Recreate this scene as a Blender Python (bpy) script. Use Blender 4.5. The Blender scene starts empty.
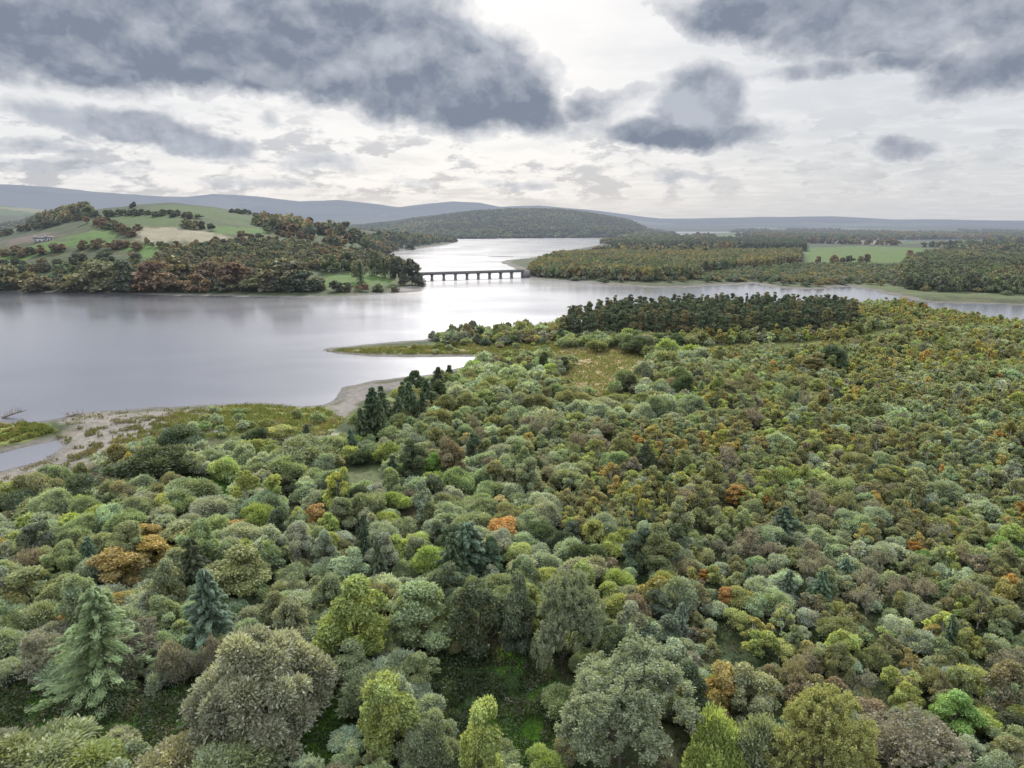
import bpy, math, random
import numpy as np
from math import radians, pi, sin, cos, tan, atan, atan2, sqrt

# ------------------------------------------------------------------ set-up
random.seed(7)
RNG = np.random.default_rng(7)
S = bpy.context.scene
COL = S.collection
H_CAM = 60.0
F = 715.0
PITCH = math.atan(162.0 / F)


def clean_scene_settings():
    S.view_settings.view_transform = 'Standard'
    S.view_settings.look = 'None'
    S.view_settings.exposure = 0
    S.render.engine = 'CYCLES'
    c = S.cycles
    c.max_bounces = 5
    c.diffuse_bounces = 3
    c.glossy_bounces = 2
    c.transmission_bounces = 2
    c.transparent_max_bounces = 4
    c.caustics_reflective = False
    c.caustics_refractive = False
    c.use_adaptive_sampling = True
    c.adaptive_threshold = 0.015
    c.use_denoising = True
    c.sample_clamp_indirect = 4
    S.render.use_persistent_data = False


clean_scene_settings()

# ------------------------------------------------------------------ layout helpers


def ray(px, py):
    u = (np.asarray(px, float) - 512) / F
    v = (384 - np.asarray(py, float)) / F
    cp, sp = cos(PITCH), sin(PITCH)
    dy = cp + v * sp
    dz = -sp + v * cp
    return u, dy, dz


def flat(px, py, z=0.0):
    """map a bearing and dip seen from the survey point onto a level plane"""
    dx, dy, dz = ray(px, py)
    t = (z - H_CAM) / np.minimum(dz, -1e-4)
    return dx * t, dy * t


def P2(pts, z=0.0):
    return np.array([flat(a, b, z) for a, b in pts])


def hash2(ix, iy, s):
    h = (ix.astype(np.int64) * 374761393 + iy.astype(np.int64) * 668265263 + s * 1274126177) & 0x7fffffff
    h = ((h ^ (h >> 13)) * 1274126177) & 0x7fffffff
    h = h ^ (h >> 16)
    return (h & 0xffff) / 65535.0


def vnoise(x, y, s=0):
    ix = np.floor(x); iy = np.floor(y)
    fx = x - ix; fy = y - iy
    fx = fx * fx * (3 - 2 * fx); fy = fy * fy * (3 - 2 * fy)
    a = hash2(ix, iy, s); b = hash2(ix + 1, iy, s)
    c = hash2(ix, iy + 1, s); d = hash2(ix + 1, iy + 1, s)
    return (a + (b - a) * fx) * (1 - fy) + (c + (d - c) * fx) * fy


def fbm(x, y, s=0, o=4):
    r = 0; a = 0.5; t = 0
    for k in range(o):
        r = r + a * vnoise(x * 2 ** k, y * 2 ** k, s + k * 17); t += a; a *= 0.5
    return r / t


def in_poly(x, y, poly):
    inside = np.zeros(np.shape(x), bool)
    n = len(poly)
    for i in range(n):
        x1, y1 = poly[i]; x2, y2 = poly[(i + 1) % n]
        if y1 == y2:
            continue
        c = ((y1 > y) != (y2 > y)) & (x < (x2 - x1) * (y - y1) / (y2 - y1) + x1)
        inside ^= c
    return inside


def dist_poly(x, y, poly):
    d = np.full(np.shape(x), 1e12)
    n = len(poly)
    for i in range(n):
        ax, ay = poly[i]; bx, by = poly[(i + 1) % n]
        ex, ey = bx - ax, by - ay
        L = ex * ex + ey * ey + 1e-9
        t = np.clip(((x - ax) * ex + (y - ay) * ey) / L, 0, 1)
        d = np.minimum(d, (x - ax - t * ex) ** 2 + (y - ay - t * ey) ** 2)
    return np.sqrt(d)


# ------------------------------------------------------------------ shorelines (plan, metres)
LAKE = P2([(-260, 470), (-100, 430), (0, 421), (32, 422), (62, 419), (85, 413), (120, 411), (150, 408), (200, 405), (260, 402),
           (300, 406), (322, 405), (336, 397), (343, 387), (372, 380.5), (400, 378), (432, 374), (465, 366), (510, 361),
           (548, 356.5), (520, 355.5), (470, 357), (420, 357.5), (372, 356.5), (338, 353.5), (319, 350), (330, 347.5),
           (380, 343.5), (425, 340), (455, 333), (500, 331), (552, 330), (565, 326), (600, 320), (700, 316), (800, 312),
           (850, 307), (870, 305), (896, 304.3), (922, 309), (944, 314), (966, 319), (1003, 324.5), (1060, 328),
           (1300, 334), (1300, 313), (1060, 307), (1024, 305.5), (975, 304), (935, 303), (912, 300.5), (898, 296.5), (870, 290),  # right bank shaped forward to stand in for the wood's dark reflection
           (849, 286.5), (815, 289.6), (782, 288.5), (755, 283.5), (732, 285), (684, 287.5), (650, 287.5), (620, 285.5),
           (576, 281.5), (535, 280), (526, 276), (519, 270.5), (512, 266.5), (501, 262.5), (505, 260.3), (530, 258),
           (560, 252), (590, 246.5), (612, 242), (622, 237.7), (560, 238.1), (500, 238.6), (449, 239.3), (457, 242),
           (448, 244.6), (425, 248), (389, 253), (395, 260), (415, 270), (424, 277), (428, 284), (421, 291.5),
           (385, 294), (342, 297), (300, 297.6), (260, 297), (180, 295.5), (80, 293), (0, 292), (-300, 291), (-400, 330)])
LOUGH = P2([(640, 233.8), (690, 233.5), (733, 233.1), (728, 231.7), (680, 231.5), (650, 232.2)])
POOL = P2([(-120, 510), (-10, 474), (12, 468), (40, 461), (56, 452), (64, 445), (58, 440), (30, 446), (0, 454), (-120, 480)])
WATERS = [LAKE, LOUGH, POOL]
ISLET = flat(501, 256.5)


def prof(az_px, pts):
    return np.interp(az_px, [p[0] for p in pts], [p[1] for p in pts])


def az_to_px(x, y):
    # column on the horizon line for this bearing
    return 512 + F * (x / np.maximum(y, 1e-3)) * cos(PITCH) / 1.0 * (1.0 + tan(PITCH) ** 2)


SKY_A = [(-400, 262), (-150, 243), (0, 232), (40, 224), (90, 213), (140, 208), (175, 207), (215, 210), (250, 215),
         (300, 222), (350, 229), (400, 237), (450, 246), (500, 300)]
SKY_B = [(200, 240), (330, 230), (400, 223), (440, 217.5), (470, 213.5), (510, 211.5), (560, 213.5), (600, 217.5), (630, 222), (650, 231), (690, 240)]
SKY_C = [(-500, 195), (-100, 189), (0, 191.5), (60, 193), (130, 198), (190, 200.5), (215, 198), (260, 199.5), (300, 203),
         (340, 201.5), (400, 207.5), (430, 204), (452, 202), (480, 204), (500, 208), (540, 206.5), (600, 212), (660, 219.5),
         (700, 218.5), (760, 217.5), (830, 217.8), (900, 220), (1024, 221.5), (1500, 221.5)]
SKY_D = [(-500, 205), (0, 209), (60, 213), (120, 219), (180, 226), (260, 228), (330, 226), (400, 231), (480, 238)]


def ridge(colp, sky, Dr):
    py = prof(colp, sky)
    # height of a ridge at distance Dr that reaches this dip/elevation
    e = (222.0 - py) / F * cos(PITCH) ** 2
    return np.maximum(H_CAM + Dr * e, 0.0)


def smooth(t):
    t = np.clip(t, 0, 1)
    return t * t * (3 - 2 * t)


def terrain(x, y, full=False):
    x = np.asarray(x, float); y = np.asarray(y, float)
    D = np.sqrt(x * x + y * y)
    wet = np.zeros(x.shape, bool); d = np.full(x.shape, 1e9)
    for w in WATERS:
        wet |= in_poly(x, y, w)
        d = np.minimum(d, dist_poly(x, y, w))
    # ragged edge
    d = np.where(wet, d, -d)                      # + in water
    jag = (fbm(x / 14 , y / 14, 3) - 0.5) * np.clip(D / 60, 1, 12) * 1.0
    d = d + jag
    isl = np.sqrt(((x - ISLET[0]) / 26) ** 2 + ((y - ISLET[1]) / 14) ** 2)
    d = np.where(isl < 3, np.minimum(d, (isl - 1) * 14), d)
    wet = d > 0
    land = np.maximum(-d, 0)
    z = np.where(wet, -np.minimum(0.06 * d, 3), 0)
    base = 2.4 * (1 - np.exp(-land / 38)) + (fbm(x / 9, y / 9, 9) - 0.5) * 0.5 * np.minimum(1, land / 12)
    base = base + (fbm(x / 700, y / 700, 21) - 0.4) * 34 * smooth((D - 1300) / 2500) * smooth(land / 150)
    c = az_to_px(x, y)
    on = smooth(land / 90)
    hA = ridge(c, SKY_A, 1500.0)
    t = np.clip((D - 640) / 860, 0, 1)
    hA = hA * np.where(D < 1500, np.sin(t * pi / 2) ** 1.15, np.exp(-((D - 1500) / 550) ** 2))
    hA = hA + (fbm(x / 120, y / 120, 5) - 0.5) * 9 * smooth((D - 750) / 300) * (hA > 5)
    hD = ridge(c, SKY_D, 4200.0) * np.exp(-((D - 4200) / np.where(D < 4200, 1400, 900)) ** 2)
    hB = ridge(c, SKY_B, 3900.0) * np.exp(-((D - 3900) / np.where(D < 3900, 750, 700)) ** 2)
    hC = ridge(c, SKY_C, 10500.0) * np.exp(-((D - 10500) / 2600) ** 2)
    hC = hC * (1 + 0.10 * (fbm(x / 900, y / 900, 31) - 0.5))
    hB = hB * (1 + 0.12 * (fbm(x / 350, y / 350, 33) - 0.5))
    hs = np.maximum.reduce([hA, hB, hC, hD]) * on
    z = np.where(wet, z, base + hs)
    if full:
        return z, wet, land
    return z


def cast(px, py):
    """where a line of sight meets the ground"""
    px = np.atleast_1d(np.asarray(px, float)); py = np.atleast_1d(np.asarray(py, float))
    dx, dy, dz = ray(px, py)
    ts = np.geomspace(40, 14000, 520)
    X = dx[:, None] * ts; Y = dy[:, None] * ts; Z = H_CAM + dz[:, None] * ts
    g = np.maximum(terrain(X, Y), 0)
    below = Z < g
    k = np.where(below.any(1), below.argmax(1), len(ts) - 1)
    k = np.maximum(k, 1)
    i = np.arange(len(px))
    a = Z[i, k - 1] - g[i, k - 1]; b = g[i, k] - Z[i, k]
    f = a / np.maximum(a + b, 1e-6)
    f = np.clip(f, 0, 1)
    t = ts[k - 1] + (ts[k] - ts[k - 1]) * f
    return dx * t, dy * t


def plan(pts):
    a = np.array(pts, float)
    x, y = cast(a[:, 0], a[:, 1])
    return np.stack([x, y], 1)


# ------------------------------------------------------------------ materials
class G:
    """tiny expression helper for node maths"""
    def __init__(s, nt): s.nt = nt
    def n(s, t, **k):
        n = s.nt.nodes.new(t)
        for a, b in k.items(): setattr(n, a, b)
        return n
    def link(s, a, b): s.nt.links.new(a, b)
    def put(s, sock, v):
        if isinstance(v, E): s.link(v.o, sock)
        elif isinstance(v, bpy.types.NodeSocket): s.link(v, sock)
        else: sock.default_value = v
    def m(s, op, *a):
        n = s.n('ShaderNodeMath', operation=op)
        for i, v in enumerate(a): s.put(n.inputs[i], v)
        return E(s, n.outputs[0])
    def comb(s, x, y, z):
        n = s.n('ShaderNodeCombineXYZ')
        for i, v in enumerate((x, y, z)): s.put(n.inputs[i], v)
        return n.outputs[0]
    def noise(s, vec, scale, detail=4, rough=.5, dist=0., ntype=None):
        n = s.n('ShaderNodeTexNoise')
        if ntype: n.noise_type = ntype
        if vec is not None: s.link(vec, n.inputs['Vector'])
        n.inputs['Scale'].default_value = scale; n.inputs['Detail'].default_value = detail
        n.inputs['Roughness'].default_value = rough; n.inputs['Distortion'].default_value = dist
        return E(s, n.outputs['Fac'])
    def ramp(s, v, a, b, kind='SMOOTHSTEP', lo=0., hi=1.):
        n = s.n('ShaderNodeMapRange', interpolation_type=kind)
        s.put(n.inputs['Value'], v); n.inputs['From Min'].default_value = a; n.inputs['From Max'].default_value = b
        n.inputs['To Min'].default_value = lo; n.inputs['To Max'].default_value = hi
        return E(s, n.outputs['Result'])
    def mix(s, f, a, b, mode='MIX'):
        n = s.n('ShaderNodeMix', data_type='RGBA', blend_type=mode)
        s.put(n.inputs[0], f)
        for i, v in ((6, a), (7, b)):
            if isinstance(v, tuple): v = (*v, 1.0) if len(v) == 3 else v
            s.put(n.inputs[i], v)
        return n.outputs[2]


class E:
    def __init__(s, g, o): s.g = g; s.o = o
    def __add__(s, b): return s.g.m('ADD', s, b)
    __radd__ = __add__
    def __mul__(s, b): return s.g.m('MULTIPLY', s, b)
    __rmul__ = __mul__
    def __sub__(s, b): return s.g.m('SUBTRACT', s, b)
    def __rsub__(s, b): return s.g.m('SUBTRACT', b, s)
    def __truediv__(s, b): return s.g.m('DIVIDE', s, b)


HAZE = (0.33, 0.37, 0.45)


def new_mat(name):
    m = bpy.data.materials.new(name); m.use_nodes = True
    m.node_tree.nodes.clear()
    m.cycles.emission_sampling = 'NONE'
    return m, G(m.node_tree)


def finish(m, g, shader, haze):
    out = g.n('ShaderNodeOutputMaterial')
    if haze:  # distance haze painted onto the surface as emission, growing away from the origin
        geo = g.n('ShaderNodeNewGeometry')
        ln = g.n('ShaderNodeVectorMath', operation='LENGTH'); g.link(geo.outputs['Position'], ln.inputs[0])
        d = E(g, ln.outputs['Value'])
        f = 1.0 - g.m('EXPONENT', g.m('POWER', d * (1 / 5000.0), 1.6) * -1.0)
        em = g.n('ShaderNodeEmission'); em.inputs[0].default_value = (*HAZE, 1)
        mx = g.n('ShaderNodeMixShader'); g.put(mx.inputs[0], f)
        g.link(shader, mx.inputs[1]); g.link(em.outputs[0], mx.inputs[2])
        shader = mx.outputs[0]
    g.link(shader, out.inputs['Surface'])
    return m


def foliage_mat(name, haze, trans=0.34):
    m, g = new_mat(name)
    at = g.n('ShaderNodeAttribute', attribute_name='col')
    oi = g.n('ShaderNodeObjectInfo')
    c = g.mix(1.0, at.outputs['Color'], oi.outputs['Color'], 'MULTIPLY')
    df = g.n('ShaderNodeBsdfDiffuse'); g.link(c, df.inputs['Color'])
    tr = g.n('ShaderNodeBsdfTranslucent')
    tc = g.mix(1.0, c, (1.25, 1.25, 0.6), 'MULTIPLY'); g.link(tc, tr.inputs['Color'])
    mx = g.n('ShaderNodeMixShader'); mx.inputs[0].default_value = trans
    g.link(df.outputs[0], mx.inputs[1]); g.link(tr.outputs[0], mx.inputs[2])
    gl = g.n('ShaderNodeBsdfGlossy'); gl.inputs['Roughness'].default_value = 0.5
    gl.inputs['Color'].default_value = (0.8, 0.85, 0.9, 1)
    m2 = g.n('ShaderNodeMixShader'); m2.inputs[0].default_value = 0.018
    g.link(mx.outputs[0], m2.inputs[1]); g.link(gl.outputs[0], m2.inputs[2])
    return finish(m, g, m2.outputs[0], haze)


def plain_mat(name, col, rough=0.8, haze=False, nscale=0, namp=0.3, spec=0.3):
    m, g = new_mat(name)
    b = g.n('ShaderNodeBsdfPrincipled')
    b.inputs['Roughness'].default_value = rough
    b.inputs['Specular IOR Level'].default_value = spec
    if nscale:
        tc = g.n('ShaderNodeTexCoord')
        v = g.noise(tc.outputs['Object'], nscale, 5, .6)
        f = g.ramp(v, .3, .7, 'LINEAR')
        c = g.mix(f, tuple(x * (1 - namp) for x in col), tuple(min(1, x * (1 + namp)) for x in col))
        g.link(c, b.inputs['Base Color'])
    else:
        b.inputs['Base Color'].default_value = (*col, 1)
    return finish(m, g, b.outputs[0], haze)


LEAF = foliage_mat('foliage', False)
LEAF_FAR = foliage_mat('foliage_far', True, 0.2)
BARK = plain_mat('bark', (0.11, 0.095, 0.08), .9, False, 3)
PALEBARK = plain_mat('pale_bark', (0.36, 0.34, 0.31), .9, False, 3)
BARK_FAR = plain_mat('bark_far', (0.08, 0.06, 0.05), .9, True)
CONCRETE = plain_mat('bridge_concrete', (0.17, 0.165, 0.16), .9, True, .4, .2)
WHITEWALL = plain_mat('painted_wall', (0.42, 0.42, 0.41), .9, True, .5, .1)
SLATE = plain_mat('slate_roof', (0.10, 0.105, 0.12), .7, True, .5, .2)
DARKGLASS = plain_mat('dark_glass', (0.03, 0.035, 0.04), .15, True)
WOODMAT = plain_mat('bleached_wood', (0.22, 0.19, 0.16), .9, False, 2)


def ground_mat():
    m, g = new_mat('land_cover')
    at = g.n('ShaderNodeAttribute', attribute_name='col')
    geo = g.n('ShaderNodeNewGeometry')
    p = geo.outputs['Position']
    n1 = g.noise(p, 0.55, 6, .65)
    n2 = g.noise(p, 0.05, 5, .6)
    n3 = g.noise(p, 3.5, 4, .7)
    k = g.ramp(n1, .25, .75, 'LINEAR', .55, 1.45) * g.ramp(n2, .3, .7, 'LINEAR', .8, 1.2) * g.ramp(n3, .3, .7, 'LINEAR', .7, 1.3)
    vm = g.n('ShaderNodeVectorMath', operation='SCALE')
    g.link(at.outputs['Color'], vm.inputs[0]); g.put(vm.inputs['Scale'], k)
    b = g.n('ShaderNodeBsdfPrincipled'); b.inputs['Roughness'].default_value = .95
    b.inputs['Specular IOR Level'].default_value = .15
    g.link(vm.outputs[0], b.inputs['Base Color'])
    bp = g.n('ShaderNodeBump'); bp.inputs['Strength'].default_value = .9; bp.inputs['Distance'].default_value = .5
    g.put(bp.inputs['Height'], n1 * .6 + n3 * .3); g.link(bp.outputs[0], b.inputs['Normal'])
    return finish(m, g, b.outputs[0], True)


def g_len(g, p):
    n = g.n('ShaderNodeVectorMath', operation='LENGTH'); g.link(p, n.inputs[0])
    return n.outputs['Value']


def water_mat():
    m, g = new_mat('lake_water')
    geo = g.n('ShaderNodeNewGeometry')
    p = geo.outputs['Position']
    mp = g.n('ShaderNodeMapping'); mp.inputs['Rotation'].default_value = (0, 0, radians(25))
    mp.inputs['Scale'].default_value = (1, 1.9, 1)
    g.link(p, mp.inputs[0])
    a = g.noise(mp.outputs[0], 1.3, 4, .65)
    big = g.noise(mp.outputs[0], 0.008, 4, .55, .6)
    wide = g.ramp(big, .38, .62)
    bp = g.n('ShaderNodeBump'); bp.inputs['Distance'].default_value = .12
    g.put(bp.inputs['Strength'], g.ramp(big, .35, .65, 'LINEAR', .07, .16))
    g.put(bp.inputs['Height'], a)
    gl = g.n('ShaderNodeBsdfGlossy')
    gl.distribution = 'GGX'
    g.put(gl.inputs['Roughness'], g.ramp(big, .35, .65, 'LINEAR', .92, 1.08) * g.ramp(E(g, g_len(g, p)), 350, 1100, 'LINEAR', .185, .138))
    gl.inputs['Color'].default_value = (.88, .88, .91, 1)
    g.link(bp.outputs[0], gl.inputs['Normal'])
    df = g.n('ShaderNodeBsdfDiffuse'); df.inputs['Color'].default_value = (.09, .09, .10, 1)
    fr = g.n('ShaderNodeFresnel'); fr.inputs['IOR'].default_value = 2.0
    f = g.ramp(E(g, fr.outputs[0]), 0.05, 0.75, 'LINEAR', .12, .97)
    mx = g.n('ShaderNodeMixShader'); g.put(mx.inputs[0], f)
    g.link(df.outputs[0], mx.inputs[1]); g.link(gl.outputs[0], mx.inputs[2])
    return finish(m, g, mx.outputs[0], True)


# ------------------------------------------------------------------ mesh helper
def make_mesh(name, V, faces, mats, mat_idx=None, col=None, smooth_=False):
    """faces: (n,4) or (n,3) int array, or list of such arrays"""
    me = bpy.data.meshes.new(name)
    fl = faces if isinstance(faces, list) else [faces]
    fl = [f for f in fl if len(f)]
    nv = len(V); loops = np.concatenate([f.ravel() for f in fl]).astype(np.int32)
    tot = np.concatenate([np.full(len(f), f.shape[1], np.int32) for f in fl])
    start = np.concatenate([[0], np.cumsum(tot)[:-1]]).astype(np.int32)
    me.vertices.add(nv); me.vertices.foreach_set('co', np.asarray(V, np.float32).ravel())
    me.loops.add(len(loops)); me.loops.foreach_set('vertex_index', loops)
    me.polygons.add(len(tot)); me.polygons.foreach_set('loop_start', start)
    me.polygons.foreach_set('loop_total', tot)
    for m in mats: me.materials.append(m)
    if mat_idx is not None: me.polygons.foreach_set('material_index', np.asarray(mat_idx, np.int32))
    if smooth_: me.polygons.foreach_set('use_smooth', np.ones(len(tot), bool))
    if col is not None:
        a = me.attributes.new('col', 'FLOAT_COLOR', 'POINT')
        c = np.ones((nv, 4), np.float32); c[:, :3] = col
        a.data.foreach_set('color', c.ravel())
    me.update(calc_edges=True)
    return me


def link(name, data, parent=None, loc=(0, 0, 0)):
    o = bpy.data.objects.new(name, data); COL.objects.link(o)
    o.location = loc
    if parent is not None: o.parent = parent
    return o


def tag(o, label=None, cat=None, group=None, kind=None):
    if label: o['label'] = label
    if cat: o['category'] = cat
    if group: o['group'] = group
    if kind: o['kind'] = kind
    return o


def unit(v):
    return v / np.maximum(np.linalg.norm(v, axis=-1, keepdims=True), 1e-9)


def leaf_quads(P, N, size, rng, elong=1.0, mode='face', align=0.5):
    """small leaf sprays; returns (4n,3) vertices"""
    n = len(P)
    r = unit(rng.normal(size=(n, 3)))
    s = (size * rng.uniform(.6, 1.35, n))[:, None]
    if mode == 'out':                 # long axis outwards
        t = unit(N * 1.0 + r * .7)
        b = unit(np.cross(t, unit(rng.normal(size=(n, 3)))))
    elif mode == 'dir':
        t = unit(N + r * .25)
        b = unit(np.cross(t, unit(np.array([0, 0, 1.]) + r * .5)))
    else:
        nn = unit(align * N + (1 - align) * r)
        t = unit(np.cross(nn, unit(rng.normal(size=(n, 3)))))
        b = np.cross(nn, t)
    t = t * s * elong; b = b * s * (.34 if mode == 'dir' else .62)
    V = np.stack([P - t, P - b * rng.uniform(.8, 1.2, (n, 1)) + t * .1, P + t, P + b + t * .1], 1)
    return V.reshape(-1, 3)


def tube(path, rad, sides=6):
    path = np.asarray(path, float); k = len(path)
    V = []
    for i in range(k):
        d = unit(path[min(i + 1, k - 1)] - path[max(i - 1, 0)])
        a = unit(np.cross(d, np.array([.3, .8, .1]))); b = np.cross(d, a)
        for j in range(sides):
            th = 2 * pi * j / sides
            V.append(path[i] + (a * cos(th) + b * sin(th)) * rad[i])
    Fc = []
    for i in range(k - 1):
        for j in range(sides):
            Fc.append((i * sides + j, i * sides + (j + 1) % sides, (i + 1) * sides + (j + 1) % sides, (i + 1) * sides + j))
    return np.array(V), np.array(Fc)


def join_tubes(tl):
    V = []; Fc = []; o = 0
    for v, f in tl:
        V.append(v); Fc.append(f + o); o += len(v)
    return np.concatenate(V), np.concatenate(Fc)


class Tree:
    """leaf vertices + colours, wood vertices + faces"""
    def __init__(s, lv, lc, wv, wf, r, h):
        s.lv, s.lc, s.wv, s.wf, s.r, s.h = lv, lc, wv, wf, r, h
        s.bark = BARK


def lobed(rng, lobes, n, size, elong, mode, align, zmin, warm=(1, 1, 1), warmth=0.0, lobe_var=.22, shell=(.58, 1.12)):
    """lobes: list of (cx,cy,cz,r,rz)"""
    L = np.array(lobes, float)
    p1, p2 = rng.uniform(0, 6.28, 2); an = np.arctan2(L[:, 1], L[:, 0])
    fa = 1 + (.24 * np.sin(2 * an + p1) + .16 * np.sin(3 * an + p2)) * (.45 if len(L) > 38 else 1)
    L[:, 0] *= fa; L[:, 1] *= fa
    L[:, 2] *= 1 + .10 * np.sin(an + p2)
    w = L[:, 3] ** 2; w = w / w.sum()
    idx = rng.choice(len(L), n, p=w)
    d = unit(rng.normal(size=(n, 3)))
    d[:, 2] = np.where(d[:, 2] < -.35, -d[:, 2], d[:, 2])
    rr = rng.uniform(shell[0], shell[1], n) ** .7 + .32 * rng.uniform(0, 1, n) ** 5
    P = L[idx, :3] + d * rr[:, None] * np.stack([L[idx, 3], L[idx, 3], L[idx, 4]], 1)
    P = P + rng.normal(size=P.shape) * (.10 * L[idx, 3])[:, None]
    keep = P[:, 2] > zmin
    for k in range(len(L)):
        q = (P - L[k, :3]) / np.array([L[k, 3], L[k, 3], L[k, 4]])
        keep &= ~((np.linalg.norm(q, axis=1) < .70) & (idx != k))
    P, d, idx = P[keep], d[keep], idx[keep]
    V = leaf_quads(P, d, size, rng, elong, mode, align)
    lv = rng.uniform(1 - lobe_var, 1 + lobe_var, len(L))
    lw = np.clip(rng.normal(.35, .4, len(L)), 0, 1) * warmth
    b = lv[idx] * rng.uniform(.72, 1.28, len(P))
    top = np.clip((P[:, 2] - zmin) / max(P[:, 2].max() - zmin, .1), 0, 1)
    wf = np.clip(lw[idx] * (.4 + .9 * top) + rng.uniform(-.15, .15, len(P)) * warmth, 0, 1)[:, None]
    c = b[:, None] * (1 - wf + wf * np.array(warm))
    c = np.repeat(c, 4, 0)
    return V, c


def t_dome(rng, R, Hh, n, size, nl=20, warm=(1.5, 1.15, .6), warmth=.3, mode='out', elong=1.5):
    lobes = [(0, 0, Hh * .42, R * .62, Hh * .42)]
    for i in range(nl):
        a = rng.uniform(0, 2 * pi); el = np.arcsin(rng.uniform(0.02, .98))
        k = rng.uniform(.58, .74)
        r = R * rng.uniform(.25, .42)
        lobes.append((cos(a) * cos(el) * R * k, sin(a) * cos(el) * R * k, Hh * .33 + sin(el) * Hh * .62 * rng.uniform(.62, .86), r, r * .85))
    V, c = lobed(rng, lobes, n, size, elong, mode, .5, Hh * .04, warm, warmth)
    tl = []
    for i in range(5):
        l = lobes[1 + i]
        p = np.array([[rng.normal() * .15, rng.normal() * .15, -.3], [l[0] * .4, l[1] * .4, l[2] * .45], [l[0], l[1], l[2]]])
        tl.append(tube(p, [Hh * .028, Hh * .02, Hh * .008], 5))
    wv, wf = join_tubes(tl)
    return Tree(V, c, wv, wf, R, Hh)


def t_broad(rng, R, Hh, n, size, nl=34, base=.22, warm=(1.5, 1.15, .6), warmth=.3, mode='face', elong=1.1, bark=None, shell=(.58, 1.12), lobe=(.2, .34)):
    """taller broadleaf with trunk, irregular egg-shaped crown of leaf masses"""
    lobes = []
    for i in range(nl):
        a = rng.uniform(0, 2 * pi); t = rng.uniform(0, 1) ** .8
        z = Hh * (base + (1 - base) * t * .9)
        prof_ = sin(pi * min(1, .16 + .84 * t)) ** .55 if t < .98 else .25
        k = rng.uniform(.42, .84) * prof_
        r = R * rng.uniform(*lobe)
        lobes.append((cos(a) * R * k, sin(a) * R * k, z, r, r * rng.uniform(.75, 1.05)))
    V, c = lobed(rng, lobes, n, size, elong, mode, .45, Hh * .06, warm, warmth, .2, shell)
    tl = [tube([[0, 0, -.4], [rng.normal() * .1, 0, Hh * .35], [rng.normal() * .3, rng.normal() * .3, Hh * .8]], [Hh * .022, Hh * .016, Hh * .005], 6)]
    for i in range(0, nl, 3):
        l = lobes[i]
        z0 = l[2] * .55
        tl.append(tube([[0, 0, z0 * .7], [l[0] * .5, l[1] * .5, z0 * 1.15], [l[0], l[1], l[2]]], [Hh * .01, Hh * .007, Hh * .003], 4))
    wv, wf = join_tubes(tl)
    t = Tree(V, c, wv, wf, R, Hh)
    if bark: t.bark = bark
    return t


def t_spruce(rng, R, Hh, n, size, bark=None, ragged=.2, droop=.25, lo=.03, top=(1.15, 1.2, 1.1)):
    levels = max(8, int(Hh * 2.0)); P = []; N = []; C = []
    per = 9
    m = max(3, n // (levels * per))
    for i in range(levels):
        t = lo + (1 - lo) * (i + rng.uniform(-.3, .3)) / levels
        L = R * (1 - t) ** .85 + .05 * R
        a0 = rng.uniform(0, 2 * pi)
        for j in range(per):
            a = a0 + 2 * pi * j / per + rng.normal() * .2
            l = L * rng.uniform(1 - ragged * 1.6, 1 + ragged)
            u = rng.uniform(0.12, 1, m) ** .65
            side = rng.normal(size=m) * .11 * l * (1.3 - u)
            x = cos(a) * u * l - sin(a) * side; y = sin(a) * u * l + cos(a) * side
            z = t * Hh - droop * l * u ** 1.6 + l * .12 * u + rng.normal(size=m) * .08 * R * .5
            P.append(np.stack([x, y, z], 1))
            dd = np.array([cos(a), sin(a), -.35])
            N.append(np.tile(dd, (m, 1)))
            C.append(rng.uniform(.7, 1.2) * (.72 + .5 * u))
    P = np.concatenate(P); N = np.concatenate(N); b = np.concatenate(C) * rng.uniform(.75, 1.25, len(P))
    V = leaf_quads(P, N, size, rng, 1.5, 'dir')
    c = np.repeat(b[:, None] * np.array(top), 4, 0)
    wv, wf = tube([[0, 0, -.4], [0, 0, Hh * .5], [0, 0, Hh * .99]], [Hh * .018, Hh * .01, .02], 6)
    t = Tree(V, c, wv, wf, R, Hh)
    if bark: t.bark = bark
    return t


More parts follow.
